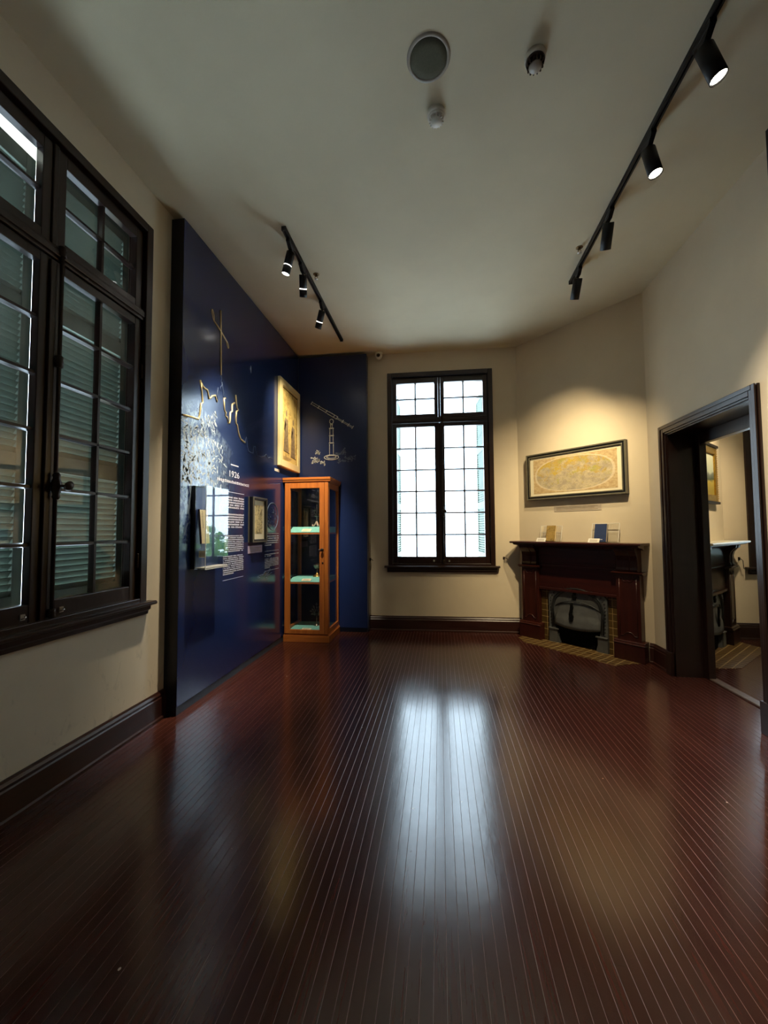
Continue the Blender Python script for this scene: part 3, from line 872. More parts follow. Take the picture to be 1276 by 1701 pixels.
for k in range(4): patch([(.08, .055 - k*.012), (.62 - .05*k, .055 - k*.012), (.62 - .05*k, .059 - k*.012), (.08, .059 - k*.012)], 1)
mb.build('drawn_figures', [M['ink'], M['ink_grey'], M['paper']], pic)

o = MB().box(.001, .003, 0, .145, 0, .033).build('label_card', M['white_plastic']); o.location = (PX, 4.625, 2.142)
tag(o, 'small plain white card under large cream-framed picture', 'label card')

# smaller black and silver framed print
sm = empty('framed_print', (PX, 3.965, 1.283))
tag(sm, 'small ornate print in deep black frame with silver edge on blue board', 'picture')
W, Hh, D = .335, .485, .055
mb = MB(); fw = .03
for (a, b, c, d) in ((0, fw, 0, Hh), (W - fw, W, 0, Hh), (fw, W - fw, 0, fw), (fw, W - fw, Hh - fw, Hh)): mb.box(.002, D, a, b, c, d)
mb.build('frame', M['black_satin'], sm, bevel=.003)
mb = MB(); e = .012
for (a, b, c, d) in ((-.001, e, -.001, Hh + .001), (W - e, W + .001, -.001, Hh + .001), (e, W - e, -.001, e), (e, W - e, Hh - e, Hh + .001)): mb.box(D - .006, D + .004, a, b, c, d)
mb.box(.001, .01, -.006, -.0005, 0, Hh)
mb.build('silver_edge', M['greyframe'], sm)
MB().box(.03, .034, fw, W - fw, fw, Hh - fw).build('mat_board', M['mat_board'], sm)
MB().box(.034, .0355, .08, W - .08, .09, Hh - .085).build('print_sheet', M['engrave'], sm)
o = MB().box(.001, .004, 0, .335, 0, .08).build('caption_card', M['lilac']); o.location = (PX, 3.952, 1.165)
tag(o, 'pale lilac caption card under small black-framed print', 'label card')
pr = MB(); [pr.box(.004, .0045, .05, .3 - .03*(k % 2), .02 + k*.017, .026 + k*.017) for k in range(3)]; pr.build('card_lettering', M['ink_grey'], o)

# ------------------------------------------------------------------ wooden display cabinet
CX0, CY0 = -1.985, 4.885
cab = empty('display_cabinet', (CX0, CY0, 0))
tag(cab, 'tall varnished wooden display cabinet with glass door in blue corner', 'cabinet')
CW, CD = .60, .545
mb = MB()   # local x right, y back
mb.prism([(0, 0), (CW, 0), (CW, CD), (0, CD)], 'xy', 0, .075)
mb.build('plinth', M['cabx'], cab, bevel=.004)
mb = MB()
for z0, z1, g in ((.075, .085, .0), (.085, .1, -.008)): mb.box(-g*0 + (0 if g == 0 else .008), CW - (0 if g == 0 else .008), 0 if g == 0 else .008, CD, z0, z1)
mb.build('base_moulding', M['cabx'], cab, bevel=.003)
mb = MB(); x0, x1, y0, y1 = .012, CW - .012, .012, CD - .005
for px_, py_ in ((x0, y0 + .022), (x1 - .04, y0 + .022), (x0, y1 - .04), (x1 - .04, y1 - .04)): mb.box(px_, px_ + .04, py_, py_ + .04, .1, 2.02)
for xx in (x0, x1 - .03):
    mb.box(xx, xx + .03, y0 + .062, y1 - .04, .1, .165); mb.box(xx, xx + .03, y0 + .062, y1 - .04, 1.945, 2.02)
mb.build('carcass', M['cab'], cab, bevel=.003)
mb = MB().box(x0 + .04, x1 - .04, y1 - .012, y1, .1, 2.02); mb.box(x0 + .03, x1 - .03, y0 + .03, y1 - .012, .1, .112)
mb.build('back_panel', M['cab_dark'], cab)
mb = MB()
mb.box(x0 + .012, x0 + .016, y0 + .062, y1 - .04, .165, 1.945); mb.build('side_glass', M['clean'], cab)
mb = MB()
mb.box(x1 - .016, x1 - .012, y0 + .062, y1 - .04, .165, 1.945); mb.build('side_glass', M['clean'], cab)
mb = MB()
mb.prism([(0, 2.02), (CW, 2.02), (CW, 2.03), (CW + .012, 2.042), (CW + .012, 2.05), (CW + .02, 2.06), (CW + .02, 2.085), (-.012, 2.085), (-.012, 2.06), (-.006, 2.05), (-.006, 2.042), (0, 2.03)], 'xz', .004, CD)
mb.prism([(.004, 2.02), (-.008, 2.032), (-.008, 2.045), (-.016, 2.058), (-.016, 2.085), (.004, 2.085)], 'yz', -.012, CW + .02)
mb.build('cornice', M['cabx'], cab, bevel=.002)
door = empty('door', (0, 0, 0), 0, cab)
mb = MB(); dx0, dx1 = x0 + .002, x1 - .05
zb, zt = .104, 2.016
sw = .072
mb.box(dx0, dx0 + sw, .0, .03, zb, zt); mb.box(dx1 - .064, dx1, .0, .03, zb, zt)
mb.box(dx0 + sw, dx1 - .064, .0, .03, zb, .155); mb.box(dx0 + sw, dx1 - .064, .0, .03, 1.945, zt)
mb.build('door_frame', M['cab'], door, bevel=.004)
mb = MB().box(dx1 + .003, x1, .0, .03, zb, zt); mb.build('door_post', M['cab'], cab, bevel=.004)
MB().box(dx0 + sw - .003, dx1 - .061, .013, .017, .152, 1.948).build('door_glass', M['clean'], door)
mb = MB(); kx = dx1 - .02
mb.lathe([(.015, 0), (.015, .006), (.008, .012), (.010, .02), (.019, .03), (.019, .038), (.010, .046), (0, .048)], T=Matrix.Translation((kx, 0, 1.163)) @ Matrix.Rotation(PI/2, 4, 'X'), seg=14)
mb.build('knob', M['black_satin'], door)
mb = MB().box(kx - .05, kx - .012, -.012, -.004, 1.157, 1.168); mb.build('latch', M['steel'], door, bevel=.002)
mb = MB(); mb.lathe([(.011, 0), (.011, .004), (.004, .005), (0, .002)], T=Matrix.Translation((kx, 0, .995)) @ Matrix.Rotation(PI/2, 4, 'X'), seg=12); mb.build('keyhole', M['bronze'], door)
shelves = []
for zf, rise in ((1.385, .07), (.752, .038), (.13, .012)):
    mb = MB()
    zl = zf - .028 if zf > .2 else .113
    mb.box(x0 + .034, x1 - .034, y0 + .035, y1 - .014, zl, zf - .008)
    mb.build('shelf', M['cabx'], cab)
    mb = MB()
    mb.prism([(y0 + .035, zf - .008), (y1 - .016, zf - .008), (y1 - .016, zf + rise), (y0 + .19, zf + rise), (y0 + .035, zf)], 'yz', x0 + .036, x1 - .036)
    mb.build('felt_pad', M['felt'], cab, bevel=.004)
def cab_pt(x, y, z): return (CX0 + x, CY0 + y, z)
for (zf, rise, lab) in ((1.385, .07, 'cream card on the top teal shelf of wooden cabinet'), (.752, .038, 'cream card on the middle teal shelf of wooden cabinet'), (.13, .012, 'cream card on the bottom teal shelf of wooden cabinet')):
    mb = MB(); sl = math.atan2(rise, .155) + .05
    o = mb.box(-.06, .06, 0, .07, 0, .0025).build('label_card', M['card'])
    o.location = cab_pt(.275, .056, zf + .007); o.rotation_euler = (sl, 0, 0)
    tag(o, lab, 'label card', 'cards in the cabinet')
    pr = MB(); [pr.box(-.045, .045 - .02*(k % 2), .014 + k*.014, .018 + k*.014, .0025, .0028) for k in range(4)]; pr.build('card_lettering', M['ink_grey'], o)
# the three antiques
def candelabrum():
    r = empty('candelabrum', cab_pt(.345, .30, 1.385 + .0705))
    tag(r, 'metal candelabrum on scrolled pink feet on the top cabinet shelf', 'candelabrum')
    for k in range(3):
        a = PI + 2*PI*k/3 * 1.0
        d = Vector((math.cos(a), math.sin(a), 0))
        pts = [Vector((0, 0, .085)), d*.012 + Vector((0, 0, .06)), d*.03 + Vector((0, 0, .026)), d*.05 + Vector((0, 0, .014)), d*.062 + Vector((0, 0, .024)), d*.058 + Vector((0, 0, .034)), d*.05 + Vector((0, 0, .03))]
        pts = [p - Vector((0, 0, .0055)) for p in pts]
        MB().tube(pts, [.008, .009, .009, .0085, .008, .007, .005], 8).build('foot', M['pink'], r)
    MB().lathe([(.01, .07), (.014, .085), (.007, .1), (.012, .115), (.006, .13), (.03, .142), (.034, .148), (.006, .15), (.008, .19), (.013, .2), (.006, .21)], seg=16).build('stem', M['silver'], r)
    for k in range(3):
        a = 2*PI*k/3 + .3; d = Vector((math.cos(a), math.sin(a), 0))
        arm = MB().tube([Vector((0, 0, .17)), d*.03 + Vector((0, 0, .165)), d*.055 + Vector((0, 0, .185)), d*.055 + Vector((0, 0, .215))], .0045, 8).build('arm', M['silver'], r)
        MB().lathe([(.004, .21), (.018, .216), (.018, .219), (.009, .22), (.01, .245), (.0, .245)], (d.x*.055, d.y*.055, 0), 12).build('candle_cup', M['silver'], arm)
    MB().lathe([(.006, .205), (.018, .216), (.009, .22), (.01, .25), (.004, .27), (.003, .30), (0, .302)], seg=12).build('finial', M['silver'], r)
candelabrum()
def cup():
    r = empty('chalice', cab_pt(.35, .30, .752 + .0385))
    tag(r, 'gilt-footed metal cup on the middle cabinet shelf', 'cup')
    MB().lathe([(.055, 0), (.056, .006), (.04, .016), (.018, .034), (.009, .05), (.008, .058)], seg=24).build('foot', M['goldcup'], r)
    MB().lathe([(.008, .058), (.013, .066), (.006, .075), (.005, .1)], seg=16).build('stem', M['silver'], r)
    MB().lathe([(.005, .1), (.025, .108), (.045, .125), (.052, .15), (.056, .152), (.052, .155), (.03, .12), (0, .112)], seg=24).build('bowl', M['silver'], r)
    MB().lathe([(.052, .155), (.03, .168), (.008, .176), (.01, .186), (0, .19)], seg=20).build('lid', M['bronze'], r)
cup()
def monstrance():
    r = empty('altar_ornament', cab_pt(.345, .30, .13 + .0125))
    tag(r, 'dark metal branching ornament on thin stem on the bottom cabinet shelf', 'ornament')
    MB().lathe([(.035, 0), (.036, .005), (.014, .014), (.006, .03), (.005, .08), (.009, .086), (.005, .094), (.004, .13)], seg=18).build('stem', M['silver'], r)
    mb = MB()
    for k in range(9):
        a = -.3 + k * (PI + .6) / 8
        d = Vector((math.cos(a), .12*math.sin(k*2), math.sin(a)))
        tip = Vector((0, 0, .17)) + d * (.075 + .02*(k % 2))
        mb.tube([Vector((0, 0, .14)) + d*.02, Vector((0, 0, .165)) + d*.05, tip], [.004, .005, .002], 6)
        s_ = Vector((-d.z, 0, d.x)) * .02
        mb.quad([tip - d*.03, tip + s_*.7 - d*.012, tip + d*.012, tip - s_*.7 - d*.012])
    mb.build('leafy_branches', M['silver'], r)
    MB().lathe([(0, -.024), (.018, -.016), (.024, 0), (.018, .016), (0, .024)], (0, 0, .165), 14).build('centre_boss', M['bronze'], r)
    mb = MB().box(-.004, .004, -.003, .003, .25, .30); mb.box(-.018, .018, -.003, .003, .274, .282); mb.build('cross_top', M['silver'], r)
monstrance()

# ------------------------------------------------------------------ corner fireplaces
def fireplace(p0, ang, length, label, shelf_mat, wood, woodx):
    mid = length / 2
    d = Vector((math.cos(ang), math.sin(ang), 0))
    r = empty('fireplace', p0 + d * mid, ang)       # local x along wall, -y into the room
    tag(r, label, 'fireplace')
    hw = .775
    mb = MB()
    mb.prism([(0, 1.222), (-.25, 1.222), (-.256, 1.228), (-.256, 1.24), (-.25, 1.246), (0, 1.246)], 'yz', -hw, hw)
    mb.build('mantel_shelf', shelf_mat, r, bevel=.002)
    mb = MB()
    mb.prism([(-.07, 1.17), (-.09, 1.172), (-.12, 1.19), (-.2, 1.2), (-.225, 1.21), (-.225, 1.222), (-.07, 1.222)], 'yz', -hw + .03, hw - .03)
    mb.build('bed_moulding', woodx, r)
    mb = MB()
    mb.box(-.5, .5, -.065, 0, .64, 1.222); mb.box(-.5, .5, -.085, -.065, .64, .672); mb.box(-.46, .46, -.07, -.06, .93, .95); mb.box(-.46, .46, -.07, -.06, .98, 1.16)
    mb.build('frieze_board', woodx, r, bevel=.004)
    for s_ in (-1, 1):
        c = s_ * .585
        pl = empty('pilaster', (c, 0, 0), 0, r)
        MB().box(-.118, .118, -.10, 0, .19, .935).build('shaft', wood, pl, bevel=.004)
        mb = MB()
        mb.box(-.15, .15, -.125, 0, 0, .17)
        mb.prism([(-.0, .17), (-.125, .17), (-.131, .176), (-.125, .184), (-.118, .186), (-.118, .198), (-.112, .206), (-.1, .21), (0, .21)], 'yz', -.152, .152)
        mb.build('plinth', wood, pl, bevel=.003)
        mb = MB()
        mb.prism([(0, .905), (-.108, .905), (-.112, .914), (-.132, .92), (-.136, .93), (-.112, .938), (0, .938)], 'yz', -.155, .155)
        mb.build('capital', woodx, pl, bevel=.002)
        mb = MB()
        prof = [(0, .938), (-.112, .938), (-.118, .96), (-.108, .985), (-.108, 1.06), (-.12, 1.11), (-.15, 1.15), (-.172, 1.165), (-.176, 1.222), (0, 1.222)]
        mb.prism(prof, 'yz', -.105, .105)
        mb.prism([(y - .008 if y < -.09 else y, z) for y, z in prof], 'yz', -.03, .03)
        mb.build('bracket', wood, pl, bevel=.004)
        mb = MB()   # raised panel edge, arched toe, carved head
        mb.tube([(-.085, -.101, .87), (-.085, -.101, .26)], .004, 6); mb.tube([(.085, -.101, .87), (.085, -.101, .26)], .004, 6)
        arch = [(-.085, .262), (-.062, .258), (-.05, .262), (-.04, .28), (-.018, .296), (.018, .296), (.04, .28), (.05, .262), (.062, .258), (.085, .262)]
        mb.tube([(x, -.101, z) for x, z in arch], .005, 6)
        hd = [(-.085, .87), (-.05, .87), (-.05, .845), (-.025, .83), (0, .842), (.025, .83), (.05, .845), (.05, .87), (.085, .87)]
        mb.tube([(x, -.101, z) for x, z in hd], .005, 6)
        mb.build('carved_trim', wood, pl)
    # glazed tile slips
    for s_ in (-1, 1):
        MB().box(s_*.345, s_*.51, -.03, 0, 0, .64).build('tile_slip', M['tile'], r)
    # cast-iron register
    ir = empty('iron_grate', (0, 0, 0), 0, r)
    def arch_pts(hwid, zs, rise, n=18):
        return [(-hwid + 2*hwid*k/n, zs + rise * math.sin(math.acos(max(-1, min(1, -1 + 2*k/n)))) ** .9) for k in range(n + 1)]
    outer = [(-.35, 0), (-.35, .62)] + [(x, z) for x, z in arch_pts(.33, .62, .115)] + [(.35, .62), (.35, 0)]
    inner = [(.215, .0), (.27, .22), (.285, .40)] + [(x, z) for x, z in arch_pts(.285, .45, .215)][::-1] + [(-.285, .40), (-.27, .22), (-.215, 0)]
    mb = MB()
    # plate with the arched hole: strip between the two outlines, stitched radially
    import bisect
    def resample(poly, n):
        L_ = [0]
        for a, b in zip(poly, poly[1:]): L_.append(L_[-1] + math.dist(a, b))
        out_ = []
        for k in range(n):
            t = L_[-1] * k / (n - 1); i = min(len(poly) - 2, max(0, bisect.bisect_right(L_, t) - 1))
            f = (t - L_[i]) / max(1e-9, L_[i+1] - L_[i]); out_.append((poly[i][0] + f*(poly[i+1][0]-poly[i][0]), poly[i][1] + f*(poly[i+1][1]-poly[i][1])))
        return out_
    no = 48; O = resample(outer, no); I = resample(inner[::-1], no)
    bm = mb.bm
    rings = []
    for y, poly in ((-.06, O), (-.06, I), (-.02, I), (-.02, O)): rings.append([bm.verts.new((x, y, z)) for x, z in poly])
    for a in range(4):
        P, Q = rings[a], rings[(a + 1) % 4]
        for k in range(no - 1): bm.faces.new((P[k], P[k+1], Q[k+1], Q[k]))
    mb.build('grate_frame', M['iron'], ir)
    mb = MB()
    mb.tube([(x, -.062, z) for x, z in [(-.30, .2), (-.31, .42)] + arch_pts(.31, .45, .235) + [(.31, .42), (.30, .2)]], .011, 8)
    mb.tube([(x, -.062, z) for x, z in [(-.278, .2), (-.29, .42)] + arch_pts(.29, .45, .212) + [(.29, .42), (.278, .2)]], .007, 8)
    for k in range(46):
        t = k / 45; i = t * (no - 9) + 4; j = int(i)
        mx_, mz_ = (O[j][0] + I[j][0]) / 2, (O[j][1] + I[j][1]) / 2
        if mz_ > .19: mb.lathe([(.009, 0), (.006, .006), (0, .008)], seg=6, T=Matrix.Translation((mx_*1.03, -.06, mz_)) @ Matrix.Rotation(PI/2, 4, 'X'))
    mb.build('beaded_rim', M['iron_dark'], ir)
    MB().prism([(x, z) for x, z in [(-.275, .33), (-.285, .40)] + arch_pts(.285, .45, .212) + [(.285, .40), (.275, .33)]], 'xz', -.052, -.044).build('back_plate', M['iron'], ir)
    mb = MB()   # hood: bowed plate leaning out, folded along its lower third
    hp = []
    nx, nz = 16, 8
    for j in range(nz + 1):
        row = []
        v = j / nz
        for i in range(nx + 1):
            u = -1 + 2*i/nx
            ztop = .415 + .14 * math.sqrt(max(0, 1 - u*u*.92)) - .02
            z = .235 + (ztop - .235) * v
            bow = .036 * (1 - u*u) * (1 - .35*v) + .02*(1 - v) + (.012 if v < .42 else 0)
            row.append(mb.bm.verts.new((u * (.274 + .008*v), -.04 - bow, z - .028*(1 - v)*(1 - u*u))))
        hp.append(row)
    for j in range(nz):
        for i in range(nx):
            f = mb.bm.faces.new((hp[j][i], hp[j][i+1], hp[j+1][i+1], hp[j+1][i])); f.smooth = True
    hood = mb.build('hood', M['iron'], ir)
    so_ = hood.modifiers.new('thick', 'SOLIDIFY'); so_.thickness = .006
    mb = MB().tube([tuple(Vector((u*.28, -.044 - .034*(1-u*u) , .395 + .14*math.sqrt(max(0, 1 - u*u*.92))))) for u in [k/10 - 1 for k in range(21)]], .007, 8)
    mb.build('hood_rim', M['iron_dark'], ir)
    for z, hh, y in ((.612, .058, -.066), (.405, .11, -.1)):
        mb = MB()
        T = Matrix.Translation((-.02 if z > .58 else -.045, y, z))
        mb.prism([(-.016, -hh), (.02, -hh*.9), (.028, -hh*.35), (.008, -hh*.05), (.03, hh*.55), (.02, hh), (-.004, hh*.95), (-.012, hh*.3), (-.026, -hh*.2)], 'xz', -.012, .006, T=T)
        mb.build('damper_handle', M['soot'], ir, bevel=.003)
    mb = MB()
    for s_ in (-1, 1):
        mb = MB(); mb.box(s_*.22, s_*.352, -.082, -.06, .165, .18); mb.box(s_*.24, s_*.35, -.072, -.06, 0, .165)
        mb.build('grate_foot', M['iron'], ir, bevel=.003)
    MB().box(-.29, .29, -.022, -.004, 0, .33).build('fire_opening', M['soot'], ir)
    mb = MB().prism([(-.7, -.125), (-.68, -.24), (-.5, -.37), (.57, -.392), (.62, -.25), (.70, -.125), (.3, -.03), (-.3, -.03)], 'xy', 0, .004)
    mb.build('tiled_hearth', M['hearth'], r)
    return r
LD = (B - A).length
fireplace(A, ang_diag, LD, 'dark red-brown wooden fireplace with iron grate across the right corner', M['mantelx'], M['mantel'], M['mantelx'])
fireplace(B2, ang_diag2, (A2 - B2).length, 'fireplace beyond doorway, wood darkened for shade and shelf painted pale for sheen', M['mantel2_top'], M['dark'], M['darkx'])  # shadow put into the darker wood, window reflection into the pale shelf
dd = (B - A).normalized(); dn = Vector((dd.y, -dd.x, 0)); dn = dn if dn.y < 0 else -dn      # dn: out of the wall into the room
def diag(s, off, z): return A + dd * s + dn * off + Vector((0, 0, z))

# framed map over the mantel
mp = empty('framed_map', diag(.775, 0, 2.082), ang_diag)
tag(mp, 'long framed antique world map on the cream wall above fireplace', 'map')
W, Hh = 1.225, .60
mb = MB(); fw = .05
for (a, b, c, d) in ((-W/2, -W/2 + fw, -Hh/2, Hh/2), (W/2 - fw, W/2, -Hh/2, Hh/2), (-W/2 + fw, W/2 - fw, -Hh/2, -Hh/2 + fw), (-W/2 + fw, W/2 - fw, Hh/2 - fw, Hh/2)): mb.box(a, b, -.056, -.002, c, d)
mb.build('frame', M['black_satin'], mp, bevel=.004)
mb = MB()
for i_, o_, y_ in ((.0, .018, -.064), (.036, .05, -.059)):
    for (a, b, c, d) in ((-W/2 + i_, -W/2 + o_, -Hh/2 + i_, Hh/2 - i_), (W/2 - o_, W/2 - i_, -Hh/2 + i_, Hh/2 - i_), (-W/2 + o_, W/2 - o_, -Hh/2 + i_, -Hh/2 + o_), (-W/2 + o_, W/2 - o_, Hh/2 - o_, Hh/2 - i_)): mb.box(a, b, y_, -.05, c, d)
mb.build('moulding', M['greyframe'], mp, bevel=.003)
MB().box(-W/2 + fw, W/2 - fw, -.042, -.004, -Hh/2 + fw, Hh/2 - fw).build('mat_board', M['mat_board'], mp)
MB().box(-.515, .515, -.0435, -.042, -.222, .222).build('map_sheet', M['map'], mp)
o = MB().box(-.288, .288, -.004, -.001, -.034, .034).build('caption_strip', M['cap']); o.location = diag(.80, 0, 1.655); o.rotation_euler = (0, 0, ang_diag)
tag(o, 'pale caption strip on the wall under framed map', 'label card')
pr = MB(); [pr.box(-.26, .25 - .04*(k == 1), -.0045, -.004, -.02 + k*.017, -.014 + k*.017) for k in range(3)]; pr.build('caption_lettering', M['ink_grey'], o)

# two books in clear easels with cards, on the mantel
MT = 1.246
def easel(s, w, h, label):
    r = empty('book_easel', diag(s, .10, MT), ang_diag)
    tag(r, label, 'book stand')
    tilt = Matrix.Rotation(R(-14), 4, 'X')
    MB().box(-w/2, w/2, -.002, .002, .006, h, T=tilt).build('back_plate', M['acrylic'], r)
    MB().box(-w/2, w/2, -.06, .0, 0, .004).build('ledge', M['acrylic'], r)
    mb = MB(); mb.box(-w/2, w/2, -.064, -.06, 0, .02); mb.build('lip', M['acrylic'], r)
    mb = MB()
    for x in (-w/2, w/2): mb.box(x - .003, x + .003, -.003, .003, .006, h, T=tilt)
    mb.box(-w/2, w/2, -.003, .003, h - .004, h, T=tilt); mb.box(-w/2 + .012, w/2 - .012, -.003, .003, h*.55, h*.55 + .004, T=tilt)
    mb.build('polished_edge', M['white_plastic'], r)
    for x in (-w/2 + .02, w/2 - .02): MB().prism([(.006, 0), (.085, 0), (.05, h*.75)], 'yz', x - .002, x + .002).build('side_strut', M['acrylic'], r)
    return r
def book(s, off, w, h, t, mat, label, rz=0):
    r = empty('book', diag(s, off, MT + .0045), ang_diag + rz)
    r.rotation_euler = (R(-13), 0, ang_diag + rz)
    tag(r, label, 'book')
    mb = MB(); mb.box(-w/2, w/2, -t, -t + .003, 0, h); mb.box(-w/2, w/2, -.003, 0, 0, h); mb.box(-w/2, -w/2 + .003, -t + .003, -.003, 0, h)
    mb.build('cover', mat, r, bevel=.001)
    MB().box(-w/2 + .003, w/2 - .003, -t + .003, -.003, .003, h - .003).build('page_block', M['pages'], r)
    return r
easel(1.15, .29, .225, 'clear book stand at the right of mantel behind navy book')
b1 = book(1.115, .105, .132, .205, .028, M['navy'], 'navy cloth-covered book standing on the mantel')
mb = MB(); [mb.box(-.03 + k*.012, -.022 + k*.012, -.0286, -.028, .022, .029) for k in range(5)]; mb.build('spine_lettering', M['white_print'], b1)
easel(.50, .28, .205, 'clear book stand at the left of mantel behind tan book')
book(.515, .105, .12, .195, .024, M['tanbook'], 'small tan patterned book standing on the mantel')
for s, lab in ((1.085, 'white card propped in front of navy book on mantel'), (.445, 'white card propped in front of tan book on mantel')):
    o = MB().box(-.062, .062, -.026, .026, 0, .002).build('label_card', M['white_plastic']); o.location = diag(s, .205, MT + .0235); o.rotation_euler = (R(58), 0, ang_diag)
    tag(o, lab, 'label card', 'cards on the mantel')
    pr = MB(); [pr.box(-.045, .04, -.016 + k*.011, -.012 + k*.011, .002, .0023) for k in range(3)]; pr.build('card_lettering', M['ink_grey'], o)

# painting in the next room
pd = (A2 - B2).normalized(); pn = Vector((pd.y, -pd.x, 0))
L2 = (A2 - B2).length
pt = empty('framed_painting', B2 + pd * (L2 - .32 - .45) + Vector((0, 0, 2.05)), ang_diag2)
tag(pt, 'gilt-framed landscape painting in the next room above the mantel', 'painting')
W, Hh = .90, .66
mb = MB(); fw = .08
for (a, b, c, d) in ((-W/2, -W/2 + fw, -Hh/2, Hh/2), (W/2 - fw, W/2, -Hh/2, Hh/2), (-W/2 + fw, W/2 - fw, -Hh/2, -Hh/2 + fw), (-W/2 + fw, W/2 - fw, Hh/2 - fw, Hh/2)): mb.box(a, b, -.035, -.002, c, d)
mb.build('frame', M['gilt'], pt, bevel=.006)
mb = MB()
for k in range(24):
    z = -Hh/2 + .012 + k * (Hh - .024) / 23
    for x in (-W/2, W/2): mb.lathe([(0, -.009), (.008, 0), (0, .009)], (x, -.034, z), 6)
mb.build('beading', M['gilt'], pt)
for za in (-Hh/2 - .03, Hh/2): MB().box(-W/2 - .02, W/2 + .02, -.05, -.002, za, za + .03).build('outer_rail', M['bronze'], pt, bevel=.004)
MB().box(-W/2 + fw, W/2 - fw, -.016, -.004, -Hh/2 + fw, Hh/2 - fw).build('canvas', M['land'], pt)

# ------------------------------------------------------------------ track lighting
def track(name, x, y0, y1, label):
    r = empty(name, (x, (y0 + y1) / 2, H))
    tag(r, label, 'track rail')
    h = (y1 - y0) / 2
    mb = MB(); mb.box(-.0175, -.006, -h, h, -.032, 0); mb.box(.006, .0175, -h, h, -.032, 0); mb.box(-.006, .006, -h, h, -.014, 0)
    mb.build('rail', M['black'], r)
    for s_ in (-1, 1): MB().box(-.019, .019, s_*h - .008, s_*h + .008, -.034, 0).build('end_cap', M['black'], r)
    return r
XT1, XT2 = 1.368, -1.262
track('track_rail', XT1, -1.2, 4.21, 'long black ceiling track rail running along the right side')
track('track_rail', XT2, 3.08, 5.06, 'short black ceiling track rail in front of the blue board')

def spotlight(x, y, target, label, lit, power, kind):
    r = empty('track_spotlight', (x, y, H - .032))
    tag(r, label, 'spotlight')
    mb = MB(); mb.box(-.0165, .0165, -.075, .065, -.026, 0)
    mb.prism([(-.075, -.026), (.03, -.026), (.02, -.062), (-.03, -.062)], 'yz', -.015, .015)
    mb.build('track_adapter', M['black'], r, bevel=.002)
    piv = Vector((0, 0, -.075))
    d = (Vector(target) - (Vector((x, y, H - .032)) + piv)).normalized()
    q = d.to_track_quat('-Z', 'Y')
    rr, L_ = (.041, .185) if kind == 'big' else (.036, .19)
    body = empty('lamp_head', piv, 0, r); body.rotation_mode = 'QUATERNION'; body.rotation_quaternion = q
    MB().lathe([(.008, -.012), (.008, .018)], seg=10).build('swivel', M['black'], body)
    mb = MB()
    if kind == 'big':
        mb.lathe([(rr - .004, -L_ + .016), (rr - .004, -L_), (rr, -L_), (rr, -.004), (rr - .004, 0), (0, 0)], seg=28)
        mb.build('barrel', M['black'], body)
        MB().lathe([(0, -L_ + .012), (rr - .005, -L_ + .012), (rr - .005, -L_ + .010), (0, -L_ + .010)], seg=28).build('lens', lit or M['lens_dark'], body)
    else:
        mb.lathe([(0, -.115), (rr, -.115), (rr, -.004), (rr - .004, 0), (0, 0)], seg=28); mb.lathe([(rr - .004, -L_ + .012), (rr - .004, -L_), (rr, -L_), (rr, -.122), (rr - .006, -.122)], seg=28)
        mb.build('barrel', M['black'], body)
        MB().lathe([(0, -.122), (rr - .002, -.122), (rr - .002, -.115), (0, -.115)], seg=28).build('glow_ring', M['ring'], body)
        MB().lathe([(0, -L_ + .006), (rr - .005, -L_ + .006), (rr - .005, -L_ + .003), (0, -L_ + .003)], seg=28).build('lens', lit or M['lens_dark'], body)
    li = bpy.data.lights.new('spot_beam', 'SPOT'); li.energy = power[0]; li.color = power[1]
    li.spot_size = R(power[2]); li.spot_blend = power[3]; li.shadow_soft_size = .03
    lo = bpy.data.objects.new('spot_beam', li); COL.objects.link(lo); lo.parent = body
    lo.location = (0, 0, -L_ - .002)
    return r
warm = (1, .80, .50); wm2 = (1, .87, .66)
S = spotlight
S(XT1, 2.13, (2.10, 2.02, 1.55), 'nearest lit black spotlight at the top right on long track', M['lamp'], (55, wm2, 80, 1), 'big')
S(XT1, 2.68, (1.97, 2.25, .0), 'second lit black spotlight along the long track', M['lamp'], (115, wm2, 80, 1), 'big')
S(XT1, 3.29, tuple(diag(.72, 0, 1.45)), 'third black spotlight on long track, turned towards the fireplace', M['lamp_soft'], (120, (1, .80, .48), 58, 1), 'big')
S(XT1, 4.0, tuple(diag(.25, 0, 1.5)), 'farthest black spotlight at the end of long track', M['lamp_soft'], (52, (1, .80, .48), 70, 1), 'big')
S(XT2, 3.24, (-2.0, 3.45, 1.35), 'ringed black spotlight with glowing lens, first on the short track', M['lamp_soft'], (200, wm2, 52, 1), 'ring')
S(XT2, 3.55, (-1.68, 4.92, 1.72), 'ringed black spotlight in the middle of short track', M['lamp_soft'], (170, wm2, 36, 1), 'ring')
S(XT2, 4.18, (-2.0, 5.02, 2.35), 'ringed black spotlight farthest along the short track', M['lamp_soft'], (95, warm, 62, 1), 'ring')

track('track_rail', 3.9, 1.8, 4.4, 'added black ceiling track rail out of view in the next room')  # unseen rail, added to carry the next-room spotlight
S(3.9, 4.1, tuple(B2 + (A2 - B2).normalized() * .8 + Vector((0, 0, 2.0))), 'unseen black spotlight added to light the gilt-framed painting in next room', M['lamp_soft'], (110, warm, 62, 1), 'big')  # unseen lamp, added to brighten the next-room wall and painting
